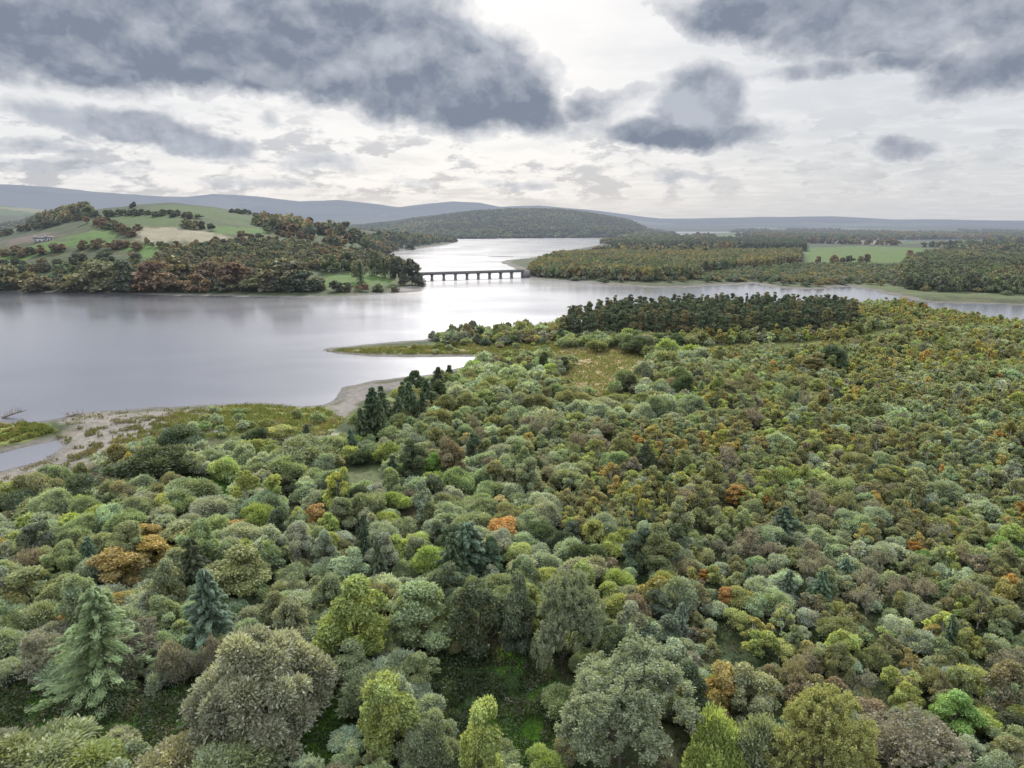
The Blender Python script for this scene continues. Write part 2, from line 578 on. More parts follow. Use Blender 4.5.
def t_twiggy(rng, R, Hh, nleaf, size, depth=5, bark=None, spread=.55, warm=(1.6, 1.2, .5), warmth=.25, blen=.36):
    """open tree drawn by its branching, thin foliage along the twigs"""
    tl = []; tips = []
    def br(p, d, l, r, k):
        e = p + d * l
        mid = (p + e) / 2 + rng.normal(size=3) * l * .06
        tl.append(tube([p, mid, e], [r, r * .8, r * .62], 5 if k < 2 else 3))
        if k >= depth:
            tips.append((p, e)); return
        nb = 3 if k < 3 else int(rng.integers(2, 4))
        for i in range(nb):
            v = unit(d + rng.normal(size=3) * spread + np.array([0, 0, .10]))
            br(e if i else mid * .3 + e * .7, v, l * rng.uniform(.66, .86), r * .56, k + 1)
    nb = 7
    tl.append(tube([[0, 0, -.04], [0, 0, .14]], [.012, .010], 6))
    for i in range(nb):
        a = 2 * pi * i / nb + rng.normal() * .3
        v = unit(np.array([cos(a) * spread * (1.9 - .2 * i), sin(a) * spread * (1.9 - .2 * i), 1.0]))
        br(np.array([0, 0, .04 + .03 * i]), v, blen * .5, .008, 1)
    wv, wf = join_tubes(tl)
    mx = np.abs(wv[:, :2]).max(0).mean(); mz = wv[:, 2].max()
    sc = np.array([R / mx, R / mx, Hh / mz])
    wv = wv * sc
    T = np.array(tips)
    k = rng.integers(0, len(T), nleaf); u = rng.uniform(0, 1.1, nleaf)[:, None]
    P = (T[k, 0] * (1 - u) + T[k, 1] * u) * sc + rng.normal(size=(nleaf, 3)) * size * 1.3
    V = leaf_quads(P, unit(rng.normal(size=(nleaf, 3))), size, rng, 1.2, 'face', .2)
    b = rng.uniform(.7, 1.3, nleaf)[:, None]
    wfac = np.clip(rng.normal(.3, .4, nleaf), 0, 1)[:, None] * warmth
    c = np.repeat(b * (1 - wfac + wfac * np.array(warm)), 4, 0)
    t = Tree(V, c, wv, wf, R, Hh)
    if bark: t.bark = bark
    return t


def t_pine(rng, R, Hh, n, size, bare=.42):
    lobes = []
    for i in range(13):
        t = rng.uniform(0, 1)
        z = Hh * (bare + (1 - bare) * (.05 + .86 * t))
        k = rng.uniform(.1, .7) * (1.05 - .75 * t)
        a = rng.uniform(0, 2 * pi); r = R * rng.uniform(.28, .5) * (1.1 - .45 * t)
        lobes.append((cos(a) * R * k, sin(a) * R * k, z, r, r * .6))
    V, c = lobed(rng, lobes, n, size, 1.2, 'face', .4, Hh * bare * .8, (1, 1, 1), 0)
    tl = [tube([[0, 0, -.4], [rng.normal() * .2, 0, Hh * .5], [0, 0, Hh * .93]], [Hh * .014, Hh * .011, Hh * .004], 5)]
    for l in lobes[::3]:
        tl.append(tube([[0, 0, l[2] * .85], [l[0], l[1], l[2]]], [Hh * .005, Hh * .002], 3))
    wv, wf = join_tubes(tl)
    return Tree(V, c, wv, wf, R, Hh)


def tree_single_mesh(name, t, leaf, bark):
    nl = len(t.lv) // 4
    V = np.concatenate([t.lv, t.wv])
    f1 = np.arange(nl * 4).reshape(-1, 4); f2 = t.wf + nl * 4
    c = np.concatenate([t.lc, np.full((len(t.wv), 3), .3)])
    mi = np.concatenate([np.zeros(nl, int), np.ones(len(f2), int)])
    return make_mesh(name, V, np.concatenate([f1, f2]), [leaf, bark], mi, c)


class Kind:
    def __init__(s, name, cat, maker, nvar, params, lod_params, adj):
        s.name, s.cat = name, cat
        s.hi = []; s.lo = []; s.raw = []
        for i in range(nvar):
            rng = np.random.default_rng(abs(hash_str(name)) % 9999 + i)
            t = maker(rng, **params)
            nl = len(t.lv) // 4
            crown = make_mesh(name + '_crown', t.lv, np.arange(nl * 4).reshape(-1, 4), [LEAF], None, t.lc)
            trunk = make_mesh(name + '_trunk', t.wv, t.wf, [t.bark], None, None, True)
            s.hi.append((crown, trunk))
            s.R, s.H = t.r, t.h
            rng = np.random.default_rng(abs(hash_str(name)) % 9999 + i + 50)
            t2 = maker(rng, **{**params, **lod_params})
            s.lo.append(tree_single_mesh(name + '_tree', t2, LEAF, t.bark))
            rng = np.random.default_rng(abs(hash_str(name)) % 9999 + i + 90)
            s.raw.append(maker(rng, **{**params, **lod_params, **({'n': int(lod_params['n'] * .12), 'size': lod_params['size'] * 2.0} if 'n' in lod_params else {'nleaf': 900, 'size': .4})}))
        s.count = 0


def hash_str(s):
    h = 0
    for ch in s: h = (h * 131 + ord(ch)) & 0xffffff
    return h


K = {}
K['willow_bush'] = Kind('willow_bush', 'bush', t_dome, 6, dict(R=3.6, Hh=5.2, n=22000, size=.125, nl=24, warm=(1.35, 1.2, .6), warmth=.25, elong=1.9), dict(n=8500, size=.18), 0)
K['sallow_bush'] = Kind('sallow_bush', 'bush', t_dome, 5, dict(R=3.0, Hh=4.4, n=17000, size=.12, nl=13, warm=(1.6, 1.1, .6), warmth=.3, mode='face', elong=1.3), dict(n=7000, size=.165), 0)
K['birch_sapling'] = Kind('birch_sapling', 'tree', t_broad, 6, dict(R=1.7, Hh=5.0, n=6000, size=.13, nl=16, base=.12, warm=(1.4, 1.12, .6), warmth=.5, bark=PALEBARK, shell=(.4, 1.15)), dict(n=4200, size=.15), 0)
K['hazel_bush'] = Kind('hazel_bush', 'bush', t_broad, 5, dict(R=2.0, Hh=3.8, n=7000, size=.15, nl=18, base=.05, warm=(1.5, 1.1, .6), warmth=.4, shell=(.5, 1.15)), dict(n=5000, size=.16), 0)
K['alder_tree'] = Kind('alder_tree', 'tree', t_broad, 5, dict(R=2.6, Hh=7.5, n=26000, size=.125, nl=34, base=.10, warm=(1.4, 1.15, .55), warmth=.4, shell=(.55, 1.1)), dict(n=9000, size=.19), 0)
K['autumn_maple'] = Kind('autumn_maple', 'tree', t_broad, 3, dict(R=2.4, Hh=6.0, n=20000, size=.125, nl=22, base=.12, warm=(1.15, .92, .6), warmth=.8), dict(n=7000, size=.18), 0)
K['spruce_tree'] = Kind('spruce_tree', 'tree', t_spruce, 5, dict(R=2.7, Hh=8.5, n=40000, size=.11, ragged=.38), dict(n=11000, size=.18), 0)
K['larch_tree'] = Kind('larch_tree', 'tree', t_spruce, 2, dict(R=4.2, Hh=15, n=80000, size=.11, ragged=.55, droop=.12, bark=PALEBARK, top=(1.15, 1.15, 1)), dict(n=6000, size=.35), 0)
K['ash_tree'] = Kind('ash_tree', 'tree', t_twiggy, 3, dict(R=6.5, Hh=14, nleaf=90000, size=.105, depth=7, spread=.5), dict(nleaf=7000, size=.3, depth=5), 0)
K['bare_tree'] = Kind('bare_tree', 'tree', t_twiggy, 3, dict(R=3.2, Hh=7, nleaf=9000, size=.085, depth=6, bark=WOODMAT), dict(nleaf=2000, size=.16, depth=5), 0)
K['old_willow'] = Kind('old_willow', 'tree', t_broad, 2, dict(R=7.5, Hh=11, n=100000, size=.14, nl=58, base=.06, shell=(.8, 1.06), warm=(1.3, 1.2, .7), warmth=.2, mode='out', elong=1.6, lobe=(.14, .25)), dict(n=8000, size=.4), 0)

# ------------------------------------------------------------------ the land sheet
NA, ND = 900, 760
az = np.radians(np.linspace(-56, 56, NA))
dd = np.geomspace(22, 32000, ND)
AZ, DD = np.meshgrid(az, dd)
X = np.sin(AZ) * DD; Y = np.cos(AZ) * DD
Z, WET, LAND = terrain(X, Y, True)
# ease the far end down to the horizon
C = np.zeros(X.shape + (3,))


def paint(mask, col, amt=1.0):
    m = (mask * amt)[..., None]
    C[:] = C * (1 - m) + np.array(col) * m


def soft(poly, w=2.0):
    m = 8 * w + 5
    q = (X > poly[:, 0].min() - m) & (X < poly[:, 0].max() + m) & (Y > poly[:, 1].min() - m) & (Y < poly[:, 1].max() + m)
    r = np.zeros(X.shape); x, y = X[q], Y[q]
    if not len(x): return r
    d = dist_poly(x, y, poly); ins = in_poly(x, y, poly)
    d = np.where(ins, d, -d) + (fbm(x / 6, y / 6, 77) - .5) * 5 * w
    r[q] = smooth(d / w * .5 + .5)
    return r


FLOOR = (0.030, 0.042, 0.016)
C[:] = FLOOR
nz = fbm(X / 18, Y / 18, 40)
paint(smooth((nz - .45) * 5), (0.055, 0.060, 0.024), .8)
paint(smooth((fbm(X / 7, Y / 7, 44) - .62) * 8), (0.075, 0.06, 0.035), .7)
# distant farmland pattern
cell = (np.floor(X / 260 + fbm(X / 500, Y / 500, 51) * 2), np.floor(Y / 420 + fbm(X / 400, Y / 400, 52) * 2))
hv = hash2(cell[0], cell[1], 5)
farm = smooth((DD - 900) / 500)
paint(farm, (0.035, 0.045, 0.022))
paint(farm * (hv > .60), (0.055, 0.085, 0.025), .85)
paint(farm * (hv > .84), (0.15, 0.14, 0.075), .8)
moor = smooth((DD - 6500) / 1500)
paint(moor, (0.10, 0.095, 0.08), .8)
paint(moor * smooth((fbm(X / 700, Y / 400, 61) - .5) * 9), (0.02, 0.03, 0.025), .9)
paint(moor * smooth((fbm(X / 500, Y / 900, 63) - .6) * 12), (0.2, 0.22, 0.13), .8)
# the wooded ridge beyond the lake
bm = (np.abs(DD - 3700) < 1100) & (az_to_px(X, Y) > 300) & (az_to_px(X, Y) < 690)
paint(bm * 1.0, (0.028, 0.036, 0.022), .9)
paint(bm * smooth((fbm(X / 260, Y / 260, 71) - .60) * 9), (0.07, 0.095, 0.05), .7)

GREEN = (0.050, 0.092, 0.016)
SHORE_POLYS = {}
fields = [
    ([(-40, 262), (0, 251), (60, 241), (110, 240), (152, 246), (152, 262), (140, 252), (100, 246), (60, 248), (0, 266)], GREEN),
    ([(55, 240), (100, 230), (118, 236), (110, 243)], GREEN),
    ([(118, 217), (175, 217), (178, 226), (118, 227)], (0.042, .068, .016)),
    ([(135, 227), (220, 233), (228, 239), (200, 243), (140, 243)], (.17, .15, .10)),
    ([(208, 226), (262, 229), (268, 234), (215, 234)], GREEN),
    ([(150, 206), (215, 208), (262, 218), (200, 217), (150, 214)], (.040, .062, .017)),
    ([(140, 244), (160, 246), (158, 262), (144, 262)], GREEN),
    ([(-60, 270), (50, 268), (60, 276), (0, 279), (-60, 280)], (.08, .10, .05)),
    ([(292, 246), (345, 248), (345, 252), (300, 253)], (.075, .11, .045)),
    ([(255, 276), (296, 273), (300, 283), (258, 287)], GREEN),
    ([(322, 277), (392, 273), (392, 285), (330, 288)], (.055, .095, .018)),
    ([(804, 248), (860, 246), (925, 248), (918, 262), (870, 263), (806, 262)], (.055, .088, .017)),
    ([(930, 248), (1000, 247), (1060, 250), (1060, 254), (940, 254)], (.06, .085, .03)),
    ([(840, 241), (900, 242), (900, 244.4), (840, 243.8)], (.15, .12, .08)),
    ([(0, 240), (50, 232), (60, 236), (10, 247)], (.085, .065, .05)),
]
FIELD_PLANS = []
for pts, colr in fields:
    pl = plan(pts); FIELD_PLANS.append(pl)
    paint(soft(pl, 6), colr)
FIELD_PLANS = [f for f in FIELD_PLANS]

# meadow, reeds and sand around the near shore
reed = [
    ([(545, 350), (628, 347), (652, 362), (640, 378), (612, 394), (575, 398), (556, 380), (575, 366), (548, 361)], (.23, .175, .085)),
    ([(572, 400), (625, 392), (648, 402), (615, 416), (568, 412)], (.15, .17, .06)),
    ([(322, 351), (420, 346), (560, 342), (560, 352), (470, 354.5), (370, 354)], (.14, .135, .05)),
    ([(425, 338), (555, 334), (555, 344), (430, 345)], (.06, .075, .025)),
    ([(640, 350), (700, 346), (850, 340), (870, 331), (920, 326), (900, 338), (840, 350), (700, 358)], (.10, .115, .05)),
    ([(896, 306), (960, 320), (1060, 327), (1060, 336), (960, 332), (900, 318)], (.12, .12, .055)),
    ([(820, 288), (880, 290), (900, 296), (860, 300), (800, 294)], (.075, .085, .035)),
    ([(850, 284), (880, 280), (930, 290), (1060, 298), (1060, 301), (915, 296)], (.065, .078, .032)),
    ([(-60, 424), (40, 424), (55, 432), (20, 442), (-60, 452)], (.13, .15, .035)),
    ([(150, 430), (180, 413), (240, 405), (320, 408), (345, 420), (330, 436), (250, 436), (180, 440), (150, 445), (120, 452), (110, 440)], (.125, .14, .035)),
    ([(50, 432), (110, 424), (180, 415), (172, 432), (120, 446), (84, 470), (60, 476), (70, 450)], (.13, .11, .08)),
    ([(20, 495), (110, 470), (120, 480), (60, 500), (10, 508)], (.10, .085, .05)),
]
for pts, colr in reed:
    paint(soft(plan(pts), 2.2), colr)
clear = [
    ([(-80, 700), (60, 688), (200, 690), (225, 740), (150, 755), (-80, 760)], (.04, .065, .025)),
    ([(285, 705), (345, 688), (350, 720), (330, 765), (270, 765)], (.05, .095, .028)),
    ([(410, 650), (545, 646), (565, 700), (548, 765), (470, 765), (430, 705)], (.04, .065, .025)),
    ([(480, 690), (545, 690), (545, 740), (485, 745)], (.05, .095, .028)),
    ([(175, 478), (225, 478), (232, 505), (190, 510)], (.06, .13, .025)),
    ([(200, 705), (250, 715), (255, 730), (200, 735)], (.07, .14, .025)),
    ([(330, 470), (380, 470), (390, 490), (330, 495)], (.07, .08, .035)),
]
CLEAR = [plan(p) for p, c in clear]
for pl, (p, c) in zip(CLEAR, clear):
    paint(soft(pl, 2.0), c)
# sand and mud margins
SAND = [
    ([(62, 421), (100, 414), (170, 410), (205, 406.5), (215, 411), (180, 424), (150, 436), (118, 440), (100, 455), (88, 462), (30, 478), (0, 490), (-60, 505), (-60, 492), (0, 474), (40, 463), (62, 450), (75, 434)], (.15, .135, .115)),
    ([(204, 424), (214, 424), (228, 430), (218, 434), (206, 431)], (.2, .2, .21)),
    ([(325, 433), (346, 428), (352, 440), (330, 444)], (.22, .20, .16)),
    ([(335, 408), (340, 398), (350, 388), (392, 381), (440, 377), (420, 386), (380, 392), (355, 404), (350, 416), (335, 417)], (.14, .125, .11)),
    ([(392, 288), (428, 285), (424, 292), (395, 294)], (.15, .14, .13)),
]
for pts, colr in SAND:
    paint(soft(plan(pts), 2.0), colr)
edge = np.clip(1 - (LAND - np.clip(DD / 90, .8, 10)) / (1.0 + DD / 260), 0, 1) * (DD < 2500)
MUD = np.array([.11, .10, .088])
paint(edge, MUD, .92)
paint((LAND < DD / 260) * (DD < 2500), (.10, .09, .08), .7)
paint(WET * 1.0, (.06, .058, .05))

wv = np.array([[-32000, -200, 0], [32000, -200, 0], [32000, 12000, 0], [-32000, 12000, 0]], float)
water = tag(link('water', make_mesh('water', wv, np.array([[0, 1, 2, 3]]), [water_mat()])), kind='structure')

# ------------------------------------------------------------------ scattering
PAL = {
    'silver': ((.215, .255, .178), 'silvery grey-green'),
    'sage': ((.172, .212, .112), 'sage green'),
    'olive': ((.160, .172, .078), 'olive green'),
    'lime': ((0.218, 0.259, 0.075), 'yellow-green'),
    'dark': ((0.069, 0.092, 0.050), 'dark green'),
    'deep': ((0.089, 0.126, 0.084), 'blue-green'),
    'brown': ((0.161, 0.146, 0.088), 'brownish'),
    'mauve': ((0.163, 0.159, 0.117), 'grey-brown'),
    'gold': ((0.247, 0.219, 0.072), 'golden'),
    'orange': ((.27, .175, .065), 'orange'),
    'rust': ((.17, .085, .045), 'rust brown'),
    'bright': ((0.130, 0.215, 0.055), 'bright green'),
    'straw': ((.185, .205, .11), 'straw-coloured'),
    'ashen': ((.165, .195, .125), 'ash-grey'),
}
TREES = []      # dicts


def jit(c, rng, a=.14):
    l = sum(c) / 3 * 1.06
    k = .14 if c[0] < c[1] * 1.15 else .0
    c = tuple((x * (1 - k) + l * k) * 1.38 for x in c)
    k = rng.uniform(1 - a, 1 + a)
    return tuple(max(.01, x * k * rng.uniform(1 - a * .5, 1 + a * .5)) for x in c)


placed = []
GRID = {}
CELL = 8.0


def try_place(x, y, r, over=.62):
    gx, gy = int(x // CELL), int(y // CELL)
    for i in (-1, 0, 1):
        for j in (-1, 0, 1):
            for (a, b, q) in GRID.get((gx + i, gy + j), ()):
                if (a - x) ** 2 + (b - y) ** 2 < ((r + q) * over) ** 2: return False
    GRID.setdefault((gx, gy), []).append((x, y, r))
    return True


def force_place(x, y, r):
    # a large crown reserves several cells
    k = max(1, int(r / 3))
    for i in range(-k, k + 1):
        for j in range(-k, k + 1):
            if k == 1 and (i or j): continue
            xx, yy = x + i * r / (k + .5), y + j * r / (k + .5)
            if (xx - x) ** 2 + (yy - y) ** 2 <= r * r:
                GRID.setdefault((int(xx // CELL), int(yy // CELL)), []).append((xx, yy, min(r, r / max(1, k) * .9)))


def add(kind, x, y, r, h, pal, special=None, region=None):
    TREES.append(dict(kind=kind, x=float(x), y=float(y), r=r, h=h, pal=pal, special=special, region=region))


def spot(cx, cy, wpx, hpx, kind, pal, label=None):
    """a tree recognised in the survey: its crown centre bearing and angular size"""
    x, y = flat(cx, cy, 3.0)
    for _ in range(4):
        rng_ = sqrt(x * x + y * y + (H_CAM - 3) ** 2)
        r = wpx / 2 / F * rng_
        dep = math.asin(min(.9, (H_CAM - 3) / rng_))
        h = max((hpx / F * rng_ - 1.1 * r * sin(dep)) / cos(dep), 1.05 * r)
        gz = float(terrain(np.array([x]), np.array([y]))[0])
        x, y = flat(cx, cy, gz + h * .5)
        x = float(x); y = float(y)
    h = min(h, r * 5)
    force_place(x, y, r * .8)
    add(kind, x, y, r, h, pal, label)


MAN = [
    (265, 690, 122, 118, 'old_willow', 'silver', 'large silvery willow with billowing crown beside the green clearing'),
    (622, 705, 125, 140, 'ash_tree', 'ashen', 'largest grey-green open-crowned tree, tall and twiggy, near the lower edge'),
    (562, 618, 72, 108, 'ash_tree', 'ashen', 'tall twiggy grey-green tree just behind the largest open-crowned tree'),
    (95, 642, 66, 100, 'larch_tree', 'sage', 'tall ragged larch with a pale trunk showing through'),
    (355, 628, 62, 88, 'alder_tree', 'lime', 'tall yellow-green tree behind the silvery billowing willow'),
    (208, 612, 56, 84, 'spruce_tree', 'deep', 'broad blue-green conifer left of the tall yellow-green tree'),
    (195, 568, 38, 62, 'spruce_tree', 'dark', 'dark pointed spruce above the broad blue-green conifer'),
    (418, 622, 60, 76, 'alder_tree', 'sage', 'green alder at the back edge of the shaded clearing'),
    (480, 622, 56, 82, 'alder_tree', 'dark', 'dark alder overhanging the shaded clearing'),
    (515, 615, 44, 82, 'alder_tree', 'deep', 'blue-green alder beside the twiggy grey tree'),
    (452, 645, 20, 22, 'sallow_bush', 'olive', 'small round olive bush at the top of the shaded clearing'),
    (470, 548, 56, 66, 'spruce_tree', 'deep', 'wide blue-green conifer among silvery willows'),
    (452, 560, 40, 60, 'spruce_tree', 'dark', None),
    (360, 545, 26, 66, 'spruce_tree', 'dark', 'left of two slim dark spruces standing together'),
    (378, 552, 22, 72, 'spruce_tree', 'dark', 'right of two slim dark spruces standing together'),
    (242, 576, 62, 60, 'alder_tree', 'olive', 'domed olive tree with orange-brown top'),
    (118, 568, 50, 44, 'autumn_maple', 'gold', 'golden tree with spreading crown left of the dark pointed spruce'),
    (150, 556, 46, 40, 'autumn_maple', 'gold', 'golden tree second from the dark pointed spruce'),
    (182, 540, 50, 36, 'alder_tree', 'olive', None),
    (318, 518, 30, 30, 'autumn_maple', 'orange', 'vivid orange small tree among grey-green willows'),
    (62, 626, 28, 24, 'autumn_maple', 'orange', 'bright orange small tree beside the tall ragged larch'),
    (28, 590, 40, 44, 'autumn_maple', 'olive', 'green tree with orange top near the left edge'),
    (240, 622, 18, 18, 'autumn_maple', 'lime', None),
    (185, 612, 20, 20, 'autumn_maple', 'gold', None),
    (390, 722, 56, 84, 'alder_tree', 'lime', 'light green tree with rounded top at the lower edge'),
    (430, 748, 66, 66, 'old_willow', 'sage', 'sage green willow at the lower edge between two light green trees'),
    (474, 748, 46, 84, 'alder_tree', 'lime', 'slender light green tree beside the bright grass patch'),
    (372, 692, 62, 52, 'willow_bush', 'sage', 'spreading green bush beside the shaded clearing'),
    (425, 712, 40, 36, 'willow_bush', 'silver', None),
    (566, 752, 28, 30, 'sallow_bush', 'olive', 'round olive bush in front of the largest open-crowned tree'),
    (722, 692, 44, 62, 'autumn_maple', 'gold', 'golden-orange tree with green lower crown'),
    (758, 702, 46, 66, 'alder_tree', 'sage', 'sage green tree right of the golden-orange tree'),
    (688, 700, 40, 60, 'alder_tree', 'dark', 'dark green tree left of the golden-orange tree'),
    (722, 752, 52, 70, 'willow_bush', 'lime', None),
    (762, 752, 50, 66, 'willow_bush', 'sage', None),
    (825, 742, 84, 110, 'ash_tree', 'lime', 'feathery light green tree at the lower edge'),
    (905, 752, 92, 80, 'bare_tree', 'mauve', 'grey nearly leafless tree at the lower edge'),
    (955, 716, 40, 42, 'alder_tree', 'bright', 'bright green tree behind the nearly leafless tree'),
    (1000, 690, 40, 50, 'autumn_maple', 'brown', None),
    (35, 762, 80, 52, 'willow_bush', 'straw', 'straw-tinted bush in the lower left corner'),
    (90, 765, 60, 40, 'willow_bush', 'lime', None),
    (170, 768, 70, 46, 'willow_bush', 'straw', None),
    (232, 770, 80, 44, 'willow_bush', 'straw', None),
    (135, 650, 60, 60, 'bare_tree', 'mauve', 'grey-brown thin-leaved tree right of the tall ragged larch'),
    (215, 655, 30, 50, 'bare_tree', 'mauve', None),
    (40, 655, 50, 50, 'bare_tree', 'mauve', None),
    (125, 668, 26, 40, 'willow_bush', 'sage', None),
    (180, 665, 28, 42, 'willow_bush', 'mauve', None),
    (370, 412, 30, 58, 'spruce_tree', 'dark', 'tallest dark spruce by the muddy inlet shore'),
    (386, 406, 22, 48, 'spruce_tree', 'dark', None),
    (412, 400, 26, 44, 'spruce_tree', 'dark', None),
    (421, 408, 22, 36, 'spruce_tree', 'dark', None),
    (437, 380, 24, 30, 'spruce_tree', 'dark', None),
    (448, 375, 18, 24, 'spruce_tree', 'dark', None),
    (427, 392, 22, 30, 'spruce_tree', 'dark', None),
    (362, 424, 22, 40, 'spruce_tree', 'dark', None),
    (378, 420, 24, 44, 'spruce_tree', 'dark', None),
    (396, 412, 22, 36, 'spruce_tree', 'dark', None),
    (404, 396, 20, 34, 'spruce_tree', 'dark', None),
    (440, 392, 20, 26, 'alder_tree', 'dark', None),
    (414, 384, 20, 26, 'alder_tree', 'dark', None),
    (432, 464, 20, 26, 'alder_tree', 'bright', 'bright green cone-shaped small tree in the brown thicket'),
    (456, 458, 32, 46, 'alder_tree', 'brown', 'brown-green tree right of the bright green cone-shaped tree'),
    (414, 462, 28, 46, 'alder_tree', 'dark', 'dark tree left of the bright green cone-shaped tree'),
    (392, 470, 24, 36, 'spruce_tree', 'dark', None),
    (430, 490, 30, 34, 'alder_tree', 'dark', None),
    (300, 454, 56, 34, 'willow_bush', 'ashen', 'wide dark-grey dome bush by the shore meadow'),
    (282, 462, 26, 26, 'willow_bush', 'ashen', None),
    (262, 464, 24, 24, 'willow_bush', 'silver', None),
    (245, 456, 26, 26, 'willow_bush', 'silver', None),
    (155, 466, 58, 28, 'willow_bush', 'dark', 'long dark green dome bush beside the sandy flat'),
    (193, 464, 26, 24, 'willow_bush', 'silver', None),
    (222, 470, 30, 28, 'sallow_bush', 'lime', 'yellow-green round bush between grey dome bushes'),
    (185, 438, 44, 22, 'sallow_bush', 'dark', None),
    (128, 455, 34, 22, 'sallow_bush', 'olive', None),
    (280, 432, 28, 16, 'sallow_bush', 'lime', 'yellow-green low bush on the shore meadow'),
    (306, 432, 12, 18, 'spruce_tree', 'dark', 'lone small dark spruce on the shore meadow'),
    (256, 436, 30, 18, 'willow_bush', 'dark', None),
    (245, 492, 24, 46, 'birch_sapling', 'lime', 'left of two feathery yellow-green saplings in the damp clearing'),
    (278, 492, 26, 42, 'birch_sapling', 'lime', 'right of two feathery yellow-green saplings in the damp clearing'),
    (334, 490, 24, 50, 'birch_sapling', 'lime', None),
    (40, 488, 30, 30, 'sallow_bush', 'olive', None),
    (20, 500, 30, 26, 'sallow_bush', 'dark', None),
    (80, 490, 34, 26, 'sallow_bush', 'dark', None),
    (190, 492, 48, 28, 'willow_bush', 'sage', None),
    (122, 495, 30, 24, 'sallow_bush', 'olive', None),
    (787, 524, 38, 40, 'spruce_tree', 'deep', 'blue-green wide conifer amid the autumn saplings'),
    (871, 474, 16, 24, 'spruce_tree', 'deep', 'small blue-green conifer amid the yellow saplings'),
    (735, 432, 14, 20, 'spruce_tree', 'dark', None),
    (820, 586, 26, 36, 'spruce_tree', 'deep', 'right of two blue-green conifers above the autumn saplings'),
    (786, 584, 26, 34, 'spruce_tree', 'deep', 'left of two blue-green conifers above the autumn saplings'),
    (748, 578, 22, 30, 'spruce_tree', 'dark', None),
    (850, 568, 24, 26, 'spruce_tree', 'deep', None),
    (952, 632, 18, 34, 'spruce_tree', 'dark', None),
    (835, 360, 34, 26, 'alder_tree', 'dark', 'dark green tree at the edge of the bright meadow strip'),
    (815, 366, 30, 24, 'alder_tree', 'olive', None),
    (995, 420, 20, 16, 'spruce_tree', 'deep', None),
    (1002, 549, 28, 20, 'sallow_bush', 'bright', 'vivid green round bush near the right edge'),
    (920, 556, 16, 14, 'sallow_bush', 'bright', None),
    (727, 596, 18, 20, 'autumn_maple', 'orange', 'vivid orange sapling amid the scrub right of the clearing'),
    (705, 575, 14, 14, 'autumn_maple', 'orange', None),
    (990, 565, 26, 20, 'willow_bush', 'deep', None),
    (553, 378, 0, 0, None, None, None),
    (559, 392, 22, 18, 'willow_bush', 'sage', 'round grey-green dome bush beside the reed meadow'),
    (585, 402, 30, 20, 'willow_bush', 'olive', None),
    (616, 400, 24, 16, 'willow_bush', 'olive', 'round olive dome bush below the reed meadow'),
    (649, 402, 26, 16, 'willow_bush', 'silver', None),
    (655, 388, 18, 14, 'willow_bush', 'sage', None),
    (600, 430, 40, 28, 'bare_tree', 'brown', None),
    (598, 346, 20, 14, 'willow_bush', 'olive', 'round olive bush at the foot of the pine stand'),
    (615, 343, 13, 12, 'willow_bush', 'dark', None),
    (637, 344, 34, 14, 'willow_bush', 'dark', 'wide dark bush at the foot of the pine stand'),
]
for a in MAN:
    if a[4]: spot(*a)

# regions for the scattered forest, in plan
R_CLEAR = CLEAR[:4] + CLEAR[4:]
R_OPEN = [plan([(312, 354), (338, 341), (428, 335), (444, 346), (335, 357)]), plan([(325, 404), (340, 382), (440, 370), (476, 366), (452, 386), (404, 398), (372, 418), (356, 444), (325, 444)]), plan([(150, 394), (330, 397), (334, 409), (150, 413)])] + [plan(p) for p, c in reed if c is not None][:2] + [plan([(-60, 410), (62, 410), (180, 405), (182, 430), (120, 448), (100, 470), (30, 492), (-60, 505)]), plan([(318, 400), (345, 385), (440, 372), (470, 368), (440, 382), (400, 392), (366, 412), (352, 440), (322, 440)]), plan(reed[4][0]), plan(reed[8][0]), plan(reed[10][0]), plan(reed[11][0]), plan(SAND[0][0]), plan(SAND[2][0]), plan(SAND[3][0])]
R_SCATTERED = [plan(reed[2][0]), plan(reed[9][0]), plan([(100, 440), (180, 430), (348, 426), (352, 446), (300, 450), (180, 456), (112, 474)])]
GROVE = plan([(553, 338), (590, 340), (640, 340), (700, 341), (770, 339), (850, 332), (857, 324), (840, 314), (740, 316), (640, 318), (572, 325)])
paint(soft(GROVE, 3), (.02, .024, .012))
gm_col = C.reshape(-1, 3)
idx = np.arange(NA * ND).reshape(ND, NA)
quads = np.stack([idx[:-1, :-1], idx[:-1, 1:], idx[1:, 1:], idx[1:, :-1]], -1).reshape(-1, 4)
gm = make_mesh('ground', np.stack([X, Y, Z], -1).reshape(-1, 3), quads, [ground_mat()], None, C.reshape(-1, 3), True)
ground = tag(link('ground', gm), None, None, None, 'structure')

SPITWOOD = plan([(424, 341), (470, 346), (555, 345), (556, 334), (470, 335)])


def zone(x, y):
    """species mix and size by place"""
    px, py = to_px(x, y)
    if py < 432 and px < 700: return 'dome'
    if px > 520 + (py - 430) * .35 and py < 730: return 'scrub' if not (px > 560 and px < 690 and py > 540) else 'mixed'
    if px >= 640 and py < 430: return 'midright'
    if py < 560 and px < 520: return 'willow'
    return 'mixed'


def to_px(x, y, z=2.0):
    cp, sp = cos(PITCH), sin(PITCH)
    dz = z - H_CAM
    f = y * cp - dz * sp; u = y * sp + dz * cp
    return 512 + F * x / f, 384 - F * u / f


